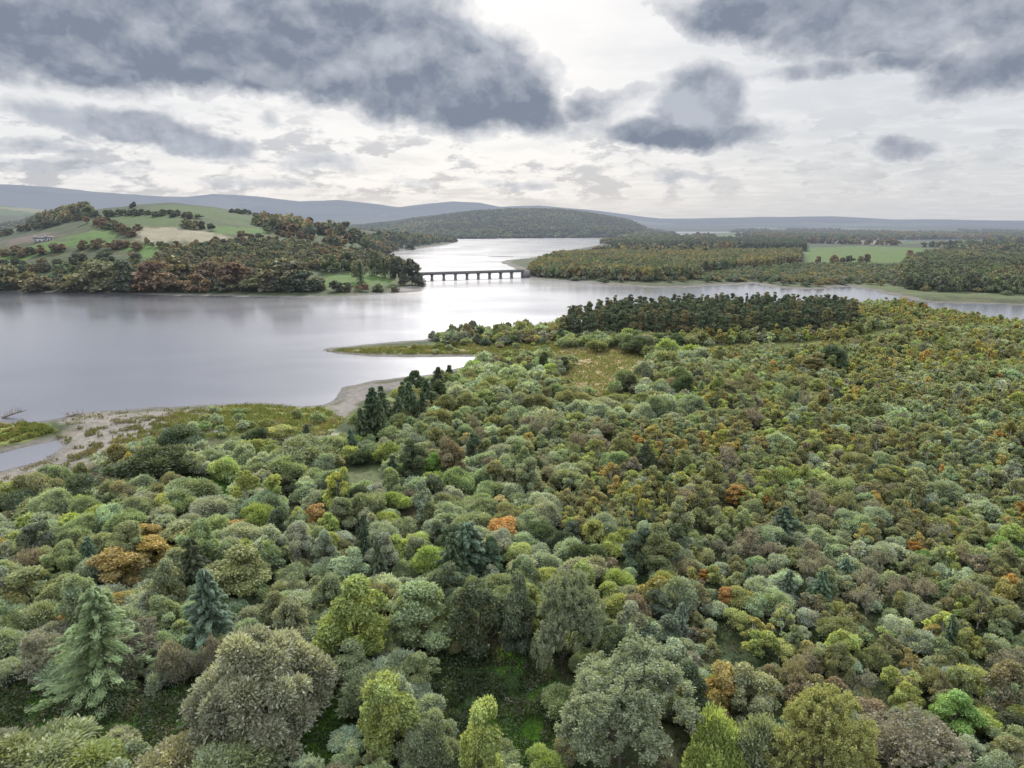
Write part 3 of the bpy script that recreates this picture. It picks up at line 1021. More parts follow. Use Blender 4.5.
MIX = {
    'dome': [('willow_bush', .62, (2.8, 4.8)), ('sallow_bush', .28, (2.4, 3.8)), ('alder_tree', .05, (2, 3)), ('hazel_bush', .05, (1.6, 2.6))],
    'willow': [('willow_bush', .55, (2.2, 3.8)), ('sallow_bush', .2, (1.8, 3.2)), ('alder_tree', .1, (1.9, 2.8)), ('hazel_bush', .06, (1.6, 2.6)), ('spruce_tree', .015, (1.6, 2.3)), ('bare_tree', .04, (1.6, 2.6))],
    'mixed': [('willow_bush', .36, (2.0, 3.6)), ('alder_tree', .22, (1.9, 3.2)), ('sallow_bush', .14, (1.6, 2.8)), ('hazel_bush', .1, (1.4, 2.4)), ('spruce_tree', .02, (1.6, 2.4)), ('birch_sapling', .05, (1.2, 2)), ('bare_tree', .05, (1.6, 2.8))],
    'scrub': [('birch_sapling', .38, (1.0, 1.9)), ('hazel_bush', .26, (1.1, 2.2)), ('sallow_bush', .17, (1.2, 2.4)), ('alder_tree', .05, (1.3, 2.2)), ('willow_bush', .11, (1.5, 3.0)), ('spruce_tree', .004, (1, 1.6)), ('bare_tree', .02, (1.4, 2.4))],
    'midright': [('sallow_bush', .36, (1.6, 3.2)), ('willow_bush', .28, (2, 3.6)), ('birch_sapling', .2, (1.2, 2)), ('hazel_bush', .12, (1.4, 2.4)), ('alder_tree', .04, (1.6, 2.6))],
}
PALMIX = {
    'willow_bush': [('silver', .52), ('sage', .28), ('olive', .08), ('lime', .07), ('mauve', .02), ('dark', .03)],
    'sallow_bush': [('sage', .34), ('olive', .24), ('silver', .2), ('lime', .12), ('dark', .07), ('brown', .03)],
    'birch_sapling': [('silver', .10), ('sage', .24), ('olive', .32), ('lime', .10), ('gold', .11), ('brown', .06), ('orange', .015), ('dark', .04)],
    'hazel_bush': [('dark', .08), ('silver', .14), ('sage', .28), ('olive', .24), ('lime', .12), ('brown', .10), ('mauve', .06)],
    'alder_tree': [('sage', .3), ('olive', .3), ('dark', .22), ('lime', .10), ('deep', .08)],
    'spruce_tree': [('dark', .5), ('deep', .5)],
    'bare_tree': [('mauve', .7), ('brown', .3)],
    'autumn_maple': [('gold', .6), ('orange', .4)],
}


def pick(lst, u):
    s = 0
    for it in lst:
        s += it[1]
        if u <= s: return it
    return lst[-1]


rng = np.random.default_rng(11)
NC = 66000
# candidates: uniform over the wedge, filtered by land
cx_ = rng.uniform(-.86, .86, NC); cd = np.sqrt(rng.uniform(60 ** 2, 600 ** 2, NC))
ca = np.arctan(cx_)
x_ = np.sin(ca) * cd; y_ = np.cos(ca) * cd
tz, twet, tland = terrain(x_, y_, True)
grovem = in_poly(x_, y_, GROVE)
ok = (~twet) & (tland > 7) & (~grovem)
for pl in R_OPEN + R_CLEAR: ok &= ~in_poly(x_, y_, pl)
sc = np.zeros(NC, bool)
for pl in R_SCATTERED: sc |= in_poly(x_, y_, pl)
ok &= (~sc) | (rng.uniform(size=NC) < .05)
# only the near shore's own land
far_side = (y_ > 0) & (np.array(to_px(x_, y_))[1] < 304)
ok &= ~far_side
patch = fbm(x_ / 22, y_ / 22, 91); patch2 = fbm(x_ / 40, y_ / 40, 92)
pxs, pys = to_px(x_, y_)
order = np.argsort(rng.uniform(size=NC))
for i in order:
    if not ok[i]: continue
    if pys[i] > 830 or pxs[i] < -40 or pxs[i] > 1064: continue
    zn = zone(x_[i], y_[i])
    k = pick(MIX[zn], float(np.clip(rng.uniform() * .7 + (patch[i] - .5) * 1.7 + .15, 0, 1)))
    r = rng.uniform(*k[2])
    if zn == 'scrub' and pys[i] < 520: r *= 1.3
    if sc[i]: r *= .5
    if pys[i] > 735: r = min(r, 2.2)
    if not try_place(x_[i], y_[i], r, .62 if zn in ('dome', 'willow') else .53): continue
    kk = k[0]
    ph = K[kk].H / K[kk].R
    hh = r * ph * rng.uniform(.78, 1.12)
    hh = min(hh, 10 if pys[i] < 735 else 3.6)
    u = float(np.clip(rng.uniform() * .6 + (patch2[i] - .5) * 1.9 + .2, 0, 1))
    pal = pick(PALMIX[kk], u)[0]
    if kk == 'birch_sapling' and zn == 'scrub' and rng.uniform() < .07: pal = 'gold'
    if zn in ('willow', 'mixed') and pal in ('olive', 'brown', 'mauve', 'dark') and rng.uniform() < .6: pal = 'silver' if rng.uniform() < .65 else 'sage'
    if zn == 'scrub' and pal in ('dark', 'brown', 'deep') and rng.uniform() < .7: pal = 'sage' if rng.uniform() < .5 else 'olive'
    if zn == 'dome' and pal == 'silver' and rng.uniform() < .5: pal = 'olive'
    if rng.uniform() < .012 and zn != 'dome': kk = 'autumn_maple'; pal = 'orange' if rng.uniform() < .5 else 'gold'
    add(kk, x_[i], y_[i], r, hh, pal, None, zn)

print('near trees', len(TREES))

# --- bracken, brambles and small regrowth filling the clearings are counted with the ground cover
REGION_TXT = [
    (lambda px, py: py > 700 and px < 300, 'by the lower left clearing'),
    (lambda px, py: py > 700 and px < 600, 'around the bright grass patch'),
    (lambda px, py: py > 700, 'at the front of the scrub right of the clearing'),
    (lambda px, py: py > 600 and px < 330, 'in the wood around the ragged larch'),
    (lambda px, py: py > 600 and px < 600, 'behind the shaded clearing'),
    (lambda px, py: py > 600, 'in the scrub behind the golden-orange tree'),
    (lambda px, py: py > 520 and px < 220, 'in the willow belt around the golden trees'),
    (lambda px, py: py > 520 and px < 520, 'in the willow belt beside the slim dark spruces'),
    (lambda px, py: py > 520, 'in the autumn scrub around the wide blue-green conifer'),
    (lambda px, py: py > 425 and px < 350, 'between the sandy flat and the willow belt'),
    (lambda px, py: py > 432 and px < 560, 'in the brown thicket below the inlet spruces'),
    (lambda px, py: py > 432, 'in the yellow-brown scrub above the blue-green conifers'),
    (lambda px, py: px < 420, 'on the near shore meadow'),
    (lambda px, py: py > 345 and px < 700, 'among the dome bushes below the reed meadow'),
    (lambda px, py: py > 345, 'in the scrub below the bright meadow strip'),
    (lambda px, py: True, 'along the strand around the pine stand'),
]
KINDTXT = {'willow_bush': ('willow bush', 'willow bushes'), 'sallow_bush': ('round sallow bush', 'sallow bushes'), 'birch_sapling': ('birch sapling', 'birch saplings'),
           'hazel_bush': ('hazel bush', 'hazel bushes'), 'alder_tree': ('alder tree', 'alder trees'), 'autumn_maple': ('small autumn tree', 'autumn trees'),
           'spruce_tree': ('spruce', 'spruces'), 'larch_tree': ('larch', 'larches'), 'ash_tree': ('open-crowned tree', 'open-crowned trees'),
           'bare_tree': ('thin-leaved tree', 'thin-leaved trees'), 'old_willow': ('large willow', 'large willows')}


def region_text(x, y):
    px, py = to_px(x, y)
    for f, t in REGION_TXT:
        if f(px, py): return t


def merge_trees(items, name, leaf, bark, wood=True):
    """items: (Tree, x, y, z, sx, sz, rot, colour) -> one mesh"""
    LV = []; LC = []; WV = []; WF = []; o = 0
    for t, x, y, z, sx, sz, rot, col in items:
        c, s_ = cos(rot), sin(rot)
        M = np.array([[c * sx, s_ * sx, 0], [-s_ * sx, c * sx, 0], [0, 0, sz]])
        LV.append(t.lv @ M + (x, y, z)); LC.append(t.lc * np.array(col))
        if wood:
            WV.append(t.wv @ M + (x, y, z)); WF.append(t.wf + o); o += len(t.wv)
    LV = np.concatenate(LV); LC = np.concatenate(LC); nl = len(LV) // 4
    f1 = np.arange(nl * 4).reshape(-1, 4); V = LV; c = LC; Fc = f1; mi = np.zeros(nl, int)
    if wood and len(WV):
        WV = np.concatenate(WV); WF = np.concatenate(WF) + len(LV)
        V = np.concatenate([LV, WV]); c = np.concatenate([LC, np.full((len(WV), 3), .1)])
        Fc = np.concatenate([f1, WF]); mi = np.concatenate([mi, np.ones(len(WF), int)])
    return make_mesh(name, V, Fc, [leaf, bark], mi, c)


for t in TREES:
    t['d'] = sqrt(t['x'] ** 2 + t['y'] ** 2)
    t['show'] = t['r'] * t['h'] / t['d'] ** 2
gz = terrain(np.array([t['x'] for t in TREES]), np.array([t['y'] for t in TREES]))
for t, z in zip(TREES, gz): t['z'] = max(float(z), .2) - .1
by = {}
for t in TREES: by.setdefault(t['kind'], []).append(t)
STUFFNAME = {'willow_bush': 'willow_undergrowth', 'sallow_bush': 'sallow_undergrowth', 'birch_sapling': 'birch_undergrowth', 'hazel_bush': 'hazel_undergrowth', 'alder_tree': 'alder_woods', 'bare_tree': 'bare_undergrowth', 'spruce_tree': 'spruce_woods', 'autumn_maple': 'maple_undergrowth'}
nobj = 0
for kk, lst in by.items():
    lst.sort(key=lambda t: (t['special'] is None, -t['show']))
    print(kk, len(lst))
    kd = K[kk]
    for i, t in enumerate(lst[:298]):
        col = jit(PAL[t['pal']][0], rng)
        sx = t['r'] / kd.R; sz = t['h'] / kd.H; rot = rng.uniform(0, 2 * pi)
        v = int(rng.integers(0, len(kd.hi)))
        px, py = to_px(t['x'], t['y'])
        wpx = 2 * t['r'] * F / sqrt(t['d'] ** 2 + 3600)
        big = wpx > 26 or t['special']
        if big:
            e = link(kk, None, None, (t['x'], t['y'], t['z'])); e.empty_display_size = .3
            root = e
            cr = link('crown', kd.hi[v][0], e); tr = link('trunk', kd.hi[v][1], e)
            cr.color = (*col, 1)
        else:
            root = link(kk, kd.lo[v], None, (t['x'], t['y'], t['z'])); root.color = (*col, 1)
        q_ = rng.uniform(.82, 1.2)
        root.scale = (sx * q_, sx / q_, sz); root.rotation_euler = (rng.normal() * .07, rng.normal() * .07, rot)
        reg = region_text(t['x'], t['y'])
        one, many = KINDTXT[kk]
        cn = PAL[t['pal']][1]
        if t['special']: lab = t['special']
        else:
            size = 'small ' if wpx < 14 else ('large ' if wpx > 34 else '')
            lab = f"{size}{cn} {one} {reg}"
        tag(root, lab, kd.cat, f"{cn} {many} {reg}")
        nobj += 1
    rest = lst[298:]
    if rest:
        items = [(kd.raw[int(rng.integers(0, len(kd.raw)))], t['x'], t['y'], t['z'], t['r'] / kd.R, t['h'] / kd.H, rng.uniform(0, 6.28), jit(PAL[t['pal']][0], rng)) for t in rest]
        o = link(STUFFNAME[kk], merge_trees(items, STUFFNAME[kk], LEAF, kd.raw[0].bark, False))
        tag(o, f"mass of further {KINDTXT[kk][1]} too many to count", 'undergrowth', None, 'stuff')

# ------------------------------------------------------------------ middle distance and far trees
def low(maker, seed, **k):
    return maker(np.random.default_rng(seed), **k)


FAR_BEECH = [low(t_broad, 100 + i, R=5.5, Hh=11, n=1900, size=.75, nl=22, base=.06, warm=(1.3, 1.0, .65), warmth=.5, lobe=(.25, .42)) for i in range(6)]
FAR_BUSH = [low(t_dome, 200 + i, R=3.6, Hh=4.8, n=1300, size=.45, nl=14, mode='face', elong=1.2) for i in range(5)]
FAR_SPRUCE = [low(t_spruce, 300 + i, R=2.6, Hh=13, n=900, size=.6) for i in range(4)]
PINES = [low(t_pine, 400 + i, R=3.1, Hh=16, n=3000, size=.34, bare=.2) for i in range(7)]
MIDB = [low(t_broad, 140 + i, R=5.5, Hh=11, n=520, size=1.15, nl=16, base=.0, warm=(1.3, 1.0, .65), warmth=.5, lobe=(.28, .42)) for i in range(5)]
MIDS = [low(t_dome, 240 + i, R=3.6, Hh=4.8, n=420, size=.75, nl=10, mode='face', elong=1.2) for i in range(4)]
TINY = [low(t_broad, 500 + i, R=4.5, Hh=9, n=100, size=2.2, nl=9, base=.0, lobe=(.35, .5), warmth=.3) for i in range(5)]
TINYP = [low(t_spruce, 520 + i, R=2.8, Hh=12, n=120, size=1.1) for i in range(3)]


def meshes(ts, nm):
    return [tree_single_mesh(nm, t, LEAF_FAR, BARK_FAR) for t in ts]


M_BEECH, M_BUSH, M_SPRUCE, M_PINE = meshes(FAR_BEECH, 'far_broadleaf'), meshes(FAR_BUSH, 'far_bush'), meshes(FAR_SPRUCE, 'far_spruce'), meshes(PINES, 'pine')
FPAL = {
    'hillrust': ((.12, .092, .06), 'russet-brown'), 'hilldark': ((.065, .075, .05), 'dark'), 'hillolive': ((.13, .125, .07), 'olive-brown'),
    'hillgreen': ((.09, .115, .06), 'dull green'), 'yellowish': ((.16, .14, .06), 'yellowish'), 'grey': ((.12, .13, .09), 'grey-green'),
    'pinegreen': ((.075, .095, .05), 'dark green'), 'pinegold': ((.14, .125, .05), 'golden-tipped')}


def in_order(n, spec, rr):
    return [pick(spec, rr.uniform()) for _ in range(n)]


def place_far(name, cat, ms, ts, x, y, r, h, pal, label, group, rr):
    z = max(float(terrain(np.array([x]), np.array([y]))[0]), .2) - .3
    k = int(rr.integers(0, len(ms)))
    o = link(name, ms[k], None, (x, y, z))
    o.scale = (r / ts[k].r, r / ts[k].r, h / ts[k].h); o.rotation_euler = (0, 0, rr.uniform(0, 6.28))
    o.color = (*jit(FPAL[pal][0], rr), 1)
    tag(o, label.replace('*', FPAL[pal][1]), cat, group.replace('*', FPAL[pal][1]))
    return o


def fill_poly(poly, spacing, rr, jitter=.45, tries=None):
    x0, y0 = poly.min(0); x1, y1 = poly.max(0)
    nx = max(1, int((x1 - x0) / spacing)); ny = max(1, int((y1 - y0) / spacing))
    gx, gy = np.meshgrid(np.linspace(x0, x1, nx + 1), np.linspace(y0, y1, ny + 1))
    gx = gx.ravel() + rr.uniform(-jitter, jitter, gx.size) * spacing
    gy = gy.ravel() + rr.uniform(-jitter, jitter, gy.size) * spacing
    m = in_poly(gx, gy, poly)
    gx, gy = gx[m], gy[m]
    z, wet, land = terrain(gx, gy, True)
    m = (~wet) & (land > 3)
    return gx[m], gy[m]


rr = np.random.default_rng(5)
# the pine stand by the lake
gx, gy = fill_poly(GROVE, 5.0, rr)
order = np.argsort(gy - .1 * np.abs(gx))
print('pines', len(order))
xs = gx[order]; ys = gy[order]
rest = []
for i, (a, b) in enumerate(zip(xs, ys)):
    px, py = to_px(a, b)
    h = rr.uniform(11, 16) * (.72 + .28 * smooth((px - 550) / 60.))
    r = rr.uniform(2.3, 3.6)
    pal = 'pinegold' if rr.uniform() < .22 else 'pinegreen'
    if i < 298:
        place_far('pine_tree', 'tree', M_PINE, PINES, a, b, r, h, pal, 'tall * pine in the stand beside the lake', '* pines of the stand beside the lake', rr)
    else:
        k = int(rr.integers(0, len(PINES)))
        rest.append((PINES[k], a, b, 1.6, r / PINES[k].r, h / PINES[k].h, rr.uniform(0, 6.28), jit(FPAL[pal][0], rr)))
if rest:
    tag(link('pine_woods', merge_trees(rest, 'pine_woods', LEAF_FAR, BARK_FAR)), 'back rows of the pine stand beside the lake', 'woods', None, 'stuff')

# bushes on the spit, and behind the pine stand
gx, gy = fill_poly(SPITWOOD, 6.5, rr)
for a, b in zip(gx, gy):
    px, py = to_px(a, b)
    hh = rr.uniform(3.0, 5.0) * (1.7 if abs(px - 462) < 12 else 1)
    place_far('strand_bush', 'bush', M_BUSH, FAR_BUSH, a, b, rr.uniform(2.6, 3.8), hh, rr.choice(['hillgreen', 'pinegreen', 'yellowish', 'grey'], p=[.4, .2, .2, .2]), '* bush on the low spit reaching into the lake', '* bushes on the low spit', rr)

# trees of the farmed hill: lines and clumps
def along(pts, step, rr, wob=3):
    pl = plan(pts); out = []
    for (ax, ay), (bx, by) in zip(pl[:-1], pl[1:]):
        n = max(1, int(math.hypot(bx - ax, by - ay) / step))
        for i in range(n):
            t = (i + rr.uniform(0, .8)) / n
            out.append((ax + (bx - ax) * t + rr.normal() * wob, ay + (by - ay) * t + rr.normal() * wob))
    return out


hill_lines = [
    ('along the hilltop wood edge', [(0, 236), (30, 230), (60, 225), (95, 217), (115, 217)], 9, (4.5, 7), (9, 13), 'hilldark'),
    ('on the summit skyline', [(120, 209), (130, 208)], 22, (4, 6), (9, 12), 'hilldark'),
    ('on the summit skyline', [(142, 207), (144, 207)], 20, (4.5, 5), (11, 13), 'hilldark'),
    ('along the upper hedge', [(112, 216), (150, 215), (180, 217), (200, 219)], 7, (5, 7), (7, 11), 'hilldark'),
    ('along the upper hedge', [(225, 212), (245, 214), (262, 217), (300, 222)], 7, (5, 7), (7, 11), 'hilldark'),
    ('beside the tan field', [(175, 225), (190, 228), (208, 231)], 8, (4.5, 7), (9, 13), 'hillrust'),
    ('beside the tan field', [(95, 222), (118, 231), (135, 237)], 8, (4, 7), (9, 13), 'hillrust'),
    ('below the tan field', [(140, 243), (160, 248), (172, 250)], 13, (3, 4), (6, 9), 'hillolive'),
    ('along the lower hedge', [(-20, 256), (20, 258), (45, 253), (90, 248), (140, 250)], 9, (5, 8), (9, 13), 'hillrust'),
    ('along the lower hedge', [(155, 252), (190, 250), (230, 246), (262, 240)], 10, (5, 8), (9, 13), 'hillrust'),
    ('below the long field', [(-20, 270), (20, 270), (60, 266), (100, 262), (140, 262)], 9, (5, 8), (9, 14), 'hilldark'),
    ('on the far slope', [(262, 226), (290, 228), (330, 234), (352, 240)], 10, (4, 6), (8, 12), 'hilldark'),
    ('on the far slope', [(262, 232), (300, 238), (340, 245)], 10, (4, 7), (8, 12), 'hillrust'),
    ('above the shore', [(160, 262), (190, 256), (225, 253), (262, 255), (290, 262)], 10, (5, 8), (9, 13), 'hillolive'),
    ('behind the shore field', [(318, 272), (345, 270), (372, 268), (398, 268)], 10, (4, 6), (8, 13), 'hilldark'),
    ('above the shore', [(200, 270), (240, 268), (300, 270)], 9, (5, 8), (9, 13), 'hillolive'),
    ('above the shore', [(60, 276), (110, 272), (160, 268), (200, 266)], 9, (5, 8), (9, 13), 'hillgreen'),
]
for txt, pts, step, rR, hR, pal in hill_lines:
    for (a, b) in along(pts, step * .72, rr, 6):
        p2 = pal if rr.uniform() < .55 else rr.choice(['hilldark', 'hilldark', 'hillolive', 'hillgreen'])
        place_far('beech_tree', 'tree', M_BEECH, FAR_BEECH, a, b, rr.uniform(*rR) * .8, rr.uniform(*hR) * .75, p2, '* tree ' + txt + ' of the farmed hill', '* trees ' + txt + ' of the farmed hill', rr)
# the big shore trees opposite
shore = [(12, 285, 30, 22), (40, 287, 30, 14), (72, 286, 26, 16), (95, 283, 38, 30), (128, 280, 32, 28), (155, 278, 40, 30), (172, 286, 24, 16), (198, 288, 26, 18),
         (178, 270, 36, 24), (212, 275, 30, 24), (235, 278, 36, 28), (270, 284, 24, 18), (284, 276, 50, 32), (302, 284, 34, 22), (318, 284, 20, 14), (250, 288, 24, 14),
         (336, 287, 16, 12), (347, 288, 13, 10), (362, 290, 12, 9), (378, 291, 14, 8), (395, 291, 10, 6), (412, 273, 22, 28), (400, 272, 18, 30), (404, 280, 12, 12),
         (361, 272, 16, 24), (388, 268, 14, 24), (375, 265, 16, 26), (350, 262, 18, 20), (330, 264, 20, 18), (420, 284, 10, 7), (145, 288, 24, 14), (112, 290, 18, 12), (60, 290, 16, 10), (5, 291, 20, 10), (225, 291, 20, 10)]
for i, (px, py, w, h) in enumerate(shore):
    x, y = plan([(px, min(py + h * .42, 291.5))])[0]
    dD = sqrt(x * x + y * y)
    for _ in range(30):
        if float(terrain(np.array([x]), np.array([y]), True)[2][0]) > 5: break
        x *= 1.012; y *= 1.012
    sc_ = sqrt(x * x + y * y) / F
    pal = rr.choice(['hillrust', 'hillolive', 'hilldark', 'hillgreen', 'grey'], p=[.22, .3, .18, .18, .12])
    if px > 395: pal = 'hilldark'
    place_far('oak_tree', 'tree', M_BEECH, FAR_BEECH, float(x), float(y), w / 2 * sc_ * .9, h * sc_ * .85, pal, f'* {"broad" if w > 28 else "rounded"} tree on the opposite shore ' + ('by the bridge end' if px > 390 else 'below the shore field' if px > 315 else 'in the middle of the hill foot' if px > 150 else 'at the long field end'), '* trees on the opposite shore', rr)
for (px, py, w, h) in [(361, 280, 12, 26), (384, 272, 7, 20), (392, 272, 8, 24), (372, 270, 7, 18)]:
    x, y = plan([(px, py + h * .3)])[0]; sc_ = sqrt(x * x + y * y) / F
    place_far('far_spruce', 'tree', M_SPRUCE, FAR_SPRUCE, x, y, w / 2 * sc_, h * sc_, 'pinegreen', 'dark conifer in the shore field by the bridge end', 'conifers in the shore field', rr)

# continuous woodland: masses
def wood(name, polys, spacing, ts, rR, hR, pals, label, rr, spread=None):
    items = []
    for p in polys:
        pl = plan(p) if not isinstance(p, np.ndarray) else p
        gx, gy = fill_poly(pl, spacing, rr)
        if len(gx) == 0: continue
        n = fbm(gx / (spacing * 9), gy / (spacing * 9), 8)
        z = terrain(gx, gy)
        for a, b, zz, q in zip(gx, gy, z, n):
            k = int(rr.integers(0, len(ts))); t = ts[k]
            u = float(np.clip(rr.uniform() * .6 + (q - .5) * 1.4 + .2, 0, 1))
            items.append((t, a, b, max(zz, 0) - .3, rr.uniform(*rR) / t.r, rr.uniform(*hR) / t.h, rr.uniform(0, 6.28), jit(FPAL[pick(pals, u)[0]][0], rr)))
    print(name, len(items))
    o = link(name, merge_trees(items, name, LEAF_FAR, BARK_FAR, False))
    tag(o, label, 'woods', None, 'stuff')


WP = [('hillgreen', .20), ('hilldark', .34), ('hillolive', .24), ('hillrust', .22)]
wood('hillside_woods', [[(60, 272), (100, 266), (145, 270), (200, 266), (200, 280), (150, 284), (90, 288), (0, 286), (50, 281)],
                        [(165, 254), (250, 244), (300, 244), (340, 252), (350, 262), (320, 270), (250, 274), (200, 272), (160, 270)],
                        [(200, 274), (258, 270), (256, 288), (200, 292)],
                        [(100, 274), (200, 268), (255, 262), (250, 290), (180, 293), (80, 291)],
                        [(345, 254), (420, 252), (410, 262), (392, 270), (350, 270)]],
     8.0, MIDB, (3.6, 6), (5.5, 9), WP, 'mixed autumn woodland clothing the foot of the farmed hill', rr)
wood('plantation_woods', [[(527, 276), (560, 278), (650, 281), (700, 279), (700, 272), (760, 268), (800, 262), (800, 254), (700, 256), (620, 256), (560, 258), (540, 264)]],
     6.5, TINY, (3.2, 4.6), (9, 12), [('hilldark', .10), ('hillgreen', .25), ('hillolive', .3), ('yellowish', .35)], 'dense plantation on the point beyond the bridge', rr)
wood('lakeside_woods', [[(612, 249), (700, 249), (805, 252), (805, 244), (760, 242), (618, 243)]], 8, TINYP, (3.5, 4.6), (13, 17), [('hilldark', .8), ('hillgreen', .2)], 'dark conifer block behind the lighter plantation', rr)
wood('marsh_undergrowth', [[(690, 280), (730, 272), (800, 266), (860, 265), (905, 268), (905, 284), (870, 282), (820, 284), (760, 280), (735, 282)]],
     9, MIDS, (3, 5), (3.5, 6), [('pinegreen', .2), ('hillgreen', .4), ('grey', .2), ('yellowish', .2)], 'low scrub on the marsh behind the bay', rr)
wood('right_bank_woods', [[(905, 290), (960, 292), (1090, 296), (1090, 258), (1000, 258), (930, 256), (900, 268)]], 8, MIDB, (4, 6.4), (9, 13),
     [('hilldark', .4), ('hillgreen', .35), ('hillolive', .25)], 'wood on the right bank behind the bay', rr)
# farther belts
belts = []
rb = np.random.default_rng(12)
for i in range(70):
    D = rb.uniform(1150, 4800); a = radians(rb.uniform(2, 44))
    if i % 4 == 0: a = radians(rb.uniform(-20, 4)); D = rb.uniform(1900, 2450)
    cx0, cy0 = sin(a) * D, cos(a) * D
    L = rb.uniform(150, 520); W = rb.uniform(14, 40 if i % 3 else 120); th = rb.normal() * .35
    u = np.array([cos(th - a * .2), sin(th - a * .2)]); v = np.array([-u[1], u[0]])
    belts.append(np.array([np.array([cx0, cy0]) + u * s1 * L / 2 + v * s2 * W / 2 for s1, s2 in ((-1, -1), (1, -1), (1, 1), (-1, 1))]))
belts = [b for b in belts if not any(in_poly(b[:, 0], b[:, 1], f).any() for f in FIELD_PLANS[11:12])]
wood('distant_woods', belts + [[(618, 247), (700, 246), (700, 240), (640, 238)], [(745, 241), (830, 240), (1060, 239), (1060, 235), (760, 235)],
                               [(300, 240), (390, 249), (440, 243), (445, 240.5), (380, 236)], [(335, 250), (385, 254), (420, 249), (380, 245), (330, 243)],
                               [(0, 232), (60, 224), (95, 215), (90, 212), (50, 219), (0, 228)], [(255, 222), (300, 226), (345, 234), (300, 236), (258, 229)]],
     16, TINY, (6.5, 9), (10, 16), WP, 'distant hedgerow belts and woods beyond the lake', rr)
# the wooded ridge: rough canopy
rp = []
for a0, a1, d0, d1 in ((-14, 12.5, 2650, 3950),):
    n = 26
    a = np.radians(np.linspace(a0, a1, n))
    rp = np.array([(sin(t) * d0, cos(t) * d0) for t in a] + [(sin(t) * d1, cos(t) * d1) for t in a[::-1]])
wood('ridge_woods', [rp], 24, TINY, (10, 15), (9, 14), [('hilldark', .5), ('hillgreen', .3), ('hillolive', .2)], 'wooded ridge beyond the far end of the lake', rr)

# countable trees and bushes in the middle distance at right
for i, (px, py) in enumerate([(715, 262), (722, 263), (731, 261), (740, 263), (750, 260), (758, 261), (771, 262), (792, 262), (818, 262), (834, 262), (842, 261), (850, 262), (860, 262), (866, 260), (910, 256), (918, 258), (700, 266), (690, 264)]):
    x, y = plan([(px, py + 2)])[0]
    place_far('field_oak', 'tree', M_BEECH, FAR_BEECH, x, y, rr.uniform(4.5, 7.5), rr.uniform(8, 12), rr.choice(['hillrust', 'hillolive', 'hilldark']), '* round tree in the row before the bright green field', '* trees before the bright green field', rr)
n = 0
for poly in ([(690, 281), (735, 274), (800, 268), (900, 268), (905, 288), (860, 284), (815, 287), (782, 286), (755, 281), (720, 283)], [(560, 283), (700, 284), (700, 281), (560, 279)], [(905, 292), (1050, 297), (1050, 293), (905, 288)]):
    gx, gy = fill_poly(plan(poly), 15, rr)
    for a, b in zip(gx, gy):
        if n > 285: break
        n += 1
        px, py = to_px(a, b)
        t = 'below the plantation' if px < 700 else ('on the marsh behind the bay' if px < 903 else 'at the foot of the right bank wood')
        place_far('marsh_bush', 'bush', M_BUSH, FAR_BUSH, a, b, rr.uniform(3, 5.2), rr.uniform(3.5, 6.5), rr.choice(['pinegreen', 'hillgreen', 'yellowish', 'grey'], p=[.25, .35, .2, .2]), '* round bush ' + t, '* bushes ' + t, rr)
print('marsh', n)

# ------------------------------------------------------------------ ground cover in the clearings
def cover(name, polys, n, hR, wR, cols, label, rr, bush=False, cmin=.38):
    Vs = []; Cs = []
    tot = []
    for pl in polys:
        x0, y0 = pl.min(0); x1, y1 = pl.max(0)
        m = n // len(polys)
        x = rr.uniform(x0, x1, m * 2); y = rr.uniform(y0, y1, m * 2)
        k = in_poly(x, y, pl); tot.append(np.stack([x[k], y[k]], 1)[:m])
    Pq = np.concatenate(tot); z, wet, land = terrain(Pq[:, 0], Pq[:, 1], True)
    cl = fbm(Pq[:, 0] / 2.6, Pq[:, 1] / 2.6, 66)
    keep = (~wet) & (cl > cmin)
    Pq, z, cl = Pq[keep], z[keep], cl[keep]
    h = rr.uniform(*hR, len(Pq)) * (.4 + 1.3 * (cl - .35) * 3)
    P3 = np.stack([Pq[:, 0], Pq[:, 1], z + h * rr.uniform(.1, 1, len(Pq))], 1)
    V = leaf_quads(P3, np.tile([0, 0, 1.], (len(P3), 1)), rr.uniform(*wR), rr, 1.4, 'out' if not bush else 'face', .3)
    ci = np.clip((fbm(Pq[:, 0] / 5, Pq[:, 1] / 5, 67) - .3) * 2.2 * len(cols) + rr.normal(size=len(Pq)) * .3, 0, len(cols) - 1).astype(int)
    c = np.array(cols)[ci] * rr.uniform(.7, 1.3, (len(Pq), 1))
    c = np.repeat(c, 4, 0)
    nl = len(V) // 4
    o = link(name, make_mesh(name, V, np.arange(nl * 4).reshape(-1, 4), [LEAF], None, c))
    tag(o, label, 'ground cover', None, 'stuff')


cover('grass', CLEAR[:6], 130000, (.12, .45), (.09, .12), [(.07, .11, .035), (.10, .18, .04), (.14, .27, .05), (.17, .32, .055)], 'rough green grass in the clearings', rr, cmin=.05)
cover('brambles_undergrowth', [CLEAR[0], CLEAR[2]], 30000, (.3, 1.5), (.13, .16), [(.05, .07, .03), (.07, .085, .04), (.10, .095, .06), (.07, .11, .035)], 'low brambles and bracken in the shaded clearings', rr, True)
NEARFLOOR = plan([(-60, 780), (1084, 780), (1060, 520), (-60, 520)])
cover('undergrowth', [NEARFLOOR], 90000, (.2, 1.4), (.16, .2), [(.035, .05, .022), (.05, .07, .03), (.08, .07, .045), (.05, .085, .03)], 'ferns and low regrowth between the trees', rr, True)
BEACH = [plan(reed[10][0]), plan(SAND[0][0])]
cover('beach_grass', BEACH, 26000, (.15, .6), (.2, .24), [(.13, .12, .06), (.12, .13, .05), (.16, .13, .07)], 'sparse weeds on the sandy drawdown flat', rr, cmin=.60)
REEDS = [plan(reed[i][0]) for i in (0, 1, 2, 4, 8, 9)]
